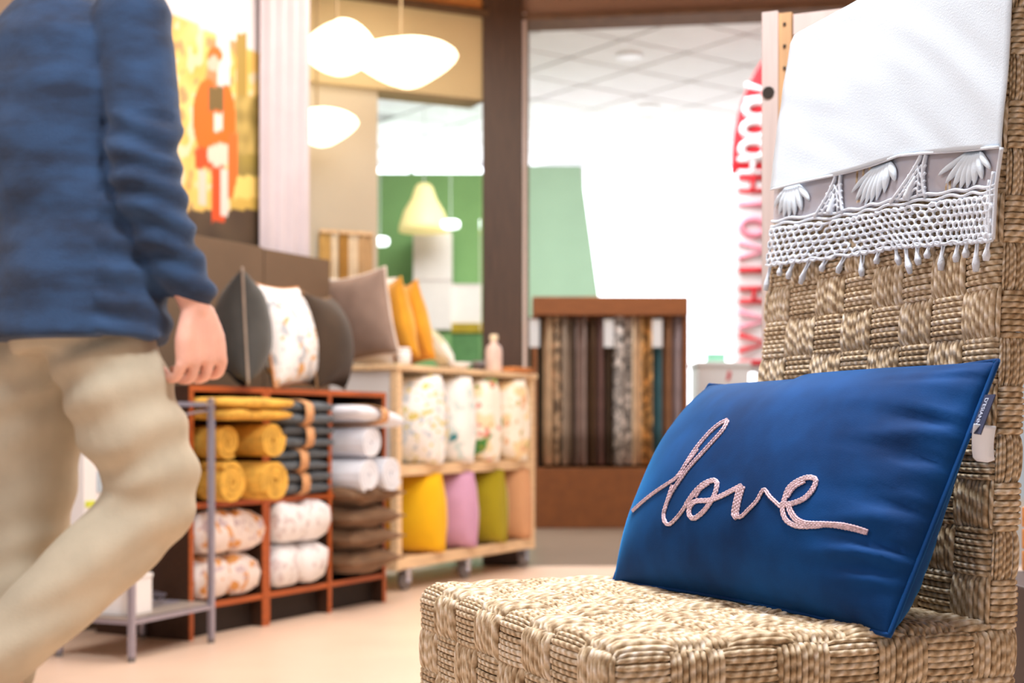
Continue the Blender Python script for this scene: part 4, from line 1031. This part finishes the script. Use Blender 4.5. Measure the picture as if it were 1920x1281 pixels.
for q in (-1, 1):
    limb(body, [HD + PR * q * .08 + Z * .02, HD + PR * q * .086 - Z * .025], (.014, .012)); limb(body, [HD + PF * .088 + PR * q * .018 + Z * .032, HD + PF * .082 + PR * q * .045 + Z * .032], (.009, .007))
limb(body, [RS, RE, RW], (.055, .042, .029)); limb(body, [LS, LE, LW], (.055, .042, .029))
limb(body, [RH - Z * .04, RK, RA], (.07, .05, .036)); limb(body, [LH - Z * .04, LK, LAn], (.07, .05, .036))
def hand(mb, W, down, across, curl, thumb_dir, K=1.0):
    """palm below the wrist, four curled fingers and a thumb"""
    down, across, curl, thumb_dir = down * K, across * K, curl * K, thumb_dir * K
    def L(p, r): limb(mb, p, [x * K for x in r], 10, 3)
    for k in range(4):
        f = k / 3 - .5; L([W + down * .010 + across * f * .03, W + down * .055 + across * f * .062, W + down * .090 + across * f * .074], (.0165, .0175, .0135))
    for k in range(4):
        f = k / 3 - .5; ln = (.88, 1.0, .95, .76)[k]; b0 = W + down * .094 + across * f * .086
        L([b0, b0 + down * .026 * ln + curl * .014, b0 + down * .030 * ln + curl * .046 * ln, b0 + down * .012 * ln + curl * .066 * ln], (.0102, .0095, .0088, .0078))
    t0 = W + down * .024 - across * .026 + thumb_dir * .012
    L([t0, t0 + thumb_dir * .028 + down * .020, t0 + thumb_dir * .046 + down * .046, t0 + thumb_dir * .046 + down * .072], (.0160, .0138, .0115, .0092))
dn = Vector((.06, .12, -.98)).normalized(); cu_ = Vector((-.76, .64, .05)).normalized(); ac = dn.cross(cu_).normalized()
if ac.y > 0: ac = -ac
hand(body, RW + Vector((.003, 0, .006)), dn, ac, cu_, (cu_ * .85 - ac * .35).normalized(), 1.2)
dn2 = Vector((-.05, -.1, -.99)).normalized(); cu2 = Vector((.75, .55, 0)).normalized(); ac2 = dn2.cross(cu2).normalized()
if ac2.y > 0: ac2 = -ac2
hand(body, LW - Z * .008, dn2, ac2, cu2, (cu2 * .8 - ac2 * .5).normalized())
limb(body, [LAn, LAn + Vector((.08, .06, -.035)), LAn + Vector((.14, .11, -.055))], (.036, .034, .026)); limb(body, [RA, RA + Vector((.05, .03, -.09)), RA + Vector((.08, .05, -.125))], (.034, .03, .024))
person = empty('person', (HC.x, HC.y, 0))
tag(person, 'person walking past in a blue knit sweater and beige trousers', 'person')
fuse(body, 'body', m_skin, person, .0055, 2)
# sweater
m_sweat = M('blue_knit', (40, 68, 104), .95, .22, 9, bump=.5, bscale=260, sheen=.1, stretch=(1, 1, 2.5), c2=(27, 43, 68))
def wrink(co):
    z = co.z; k = noise.noise(Vector((co.x * 5, co.y * 5, z * 15))) * .006 + noise.noise(Vector((co.x * 3 + 9, co.y * 3, z * 7))) * .007
    if co.x > -.80 and z < 1.25: k += .0055 * math.sin(z * 105 + co.x * 22 + 3 * noise.noise(co * 8))       # sleeve creases
    return k
sw = MB()
loft(sw, [(V3(HC, z), PR * a, PF * b) for z, a, b in ((.825, .205, .172), (.87, .206, .172), (.96, .198, .162), (1.06, .187, .148))] + [(V3(TC, z), PR * a, PF * b) for z, a, b in ((1.18, .185, .142), (1.32, .20, .142), (1.42, .195, .13), (1.49, .135, .10), (1.53, .075, .075))], 28)
limb(sw, [RS, RS * .5 + RE * .5 + Vector((.004, 0, 0)), RE, RE * .45 + RW * .55 + Vector((-.004, 0, 0)), RW + Vector((0, 0, .032))], (.078, .072, .064, .055, .047), 18)
limb(sw, [LS, LE, LW + Vector((0, 0, .012))], (.078, .064, .047), 18)
limb(sw, [RW + Vector((-.012, -.003, .062)), RW + Vector((0, 0, .022))], (.046, .043), 16)
fuse(sw, 'sweater', m_sweat, person, .009, 3, wrink)
# trousers
m_chino = M('beige_chino', (180, 168, 146), .9, .08, 10, bump=.25, bscale=300)
def twr(co):
    return .006 * math.sin(co.z * 62 - co.x * 26 + 3.2 * noise.noise(co * 5)) * (.35 + .65 * max(0, noise.noise(co * 3 + Vector((4, 0, 0))) + .4)) + .007 * noise.noise(Vector((co.x * 6, co.y * 6, co.z * 9)))
tr = MB()
loft(tr, [(V3(HC, z), PR * a, PF * b) for z, a, b in ((.80, .13, .12), (.86, .178, .142), (.95, .176, .138), (1.02, .165, .125))], 24)
limb(tr, [RH + Vector((.0, 0, -.05)), RH * .5 + RK * .5 + Vector((.005, -.02, 0)), RK, RK * .5 + RA * .5, RA + Vector((0, 0, .015))], (.108, .112, .095, .083, .072), 20)
limb(tr, [LH + Vector((0, 0, -.03)), LH * .5 + LK * .5, LK, LAn + Vector((0, 0, .03))], (.104, .104, .088, .070), 20)
fuse(tr, 'trousers', m_chino, person, .009, 3, twr)
# shoes, hair
m_shoe = M('brown_shoe', (70, 48, 36), .5)
sh = MB(); limb(sh, [LAn + Vector((-.03, -.02, -.035)), LAn + Vector((.07, .055, -.038)), LAn + Vector((.155, .12, -.052))], (.046, .044, .034))
fuse(sh, 'shoe', m_shoe, person, .007, 2, cut=[(Vector((0, 0, .002)), Vector((0, 0, -1)))])
sh = MB(); limb(sh, [RA + Vector((-.015, -.02, -.02)), RA + Vector((.045, .03, -.09)), RA + Vector((.085, .055, -.132))], (.044, .042, .034)); fuse(sh, 'shoe', m_shoe, person, .007, 2, cut=[(Vector((0, 0, .002)), Vector((0, 0, -1)))])
hr = MB(); ball(hr, HD + Z * .02 - PF * .014, .088, .104, .122); fuse(hr, 'hair', M('brown_hair', (66, 46, 32), .7, .25, 40, bump=.6, bscale=90, stretch=(1, 1, .3)), person, .008, 2, lambda co: .004 * noise.noise(co * 40), cut=[(HD + PF * .05 + Z * .03, (PF - Z * .9).normalized())])
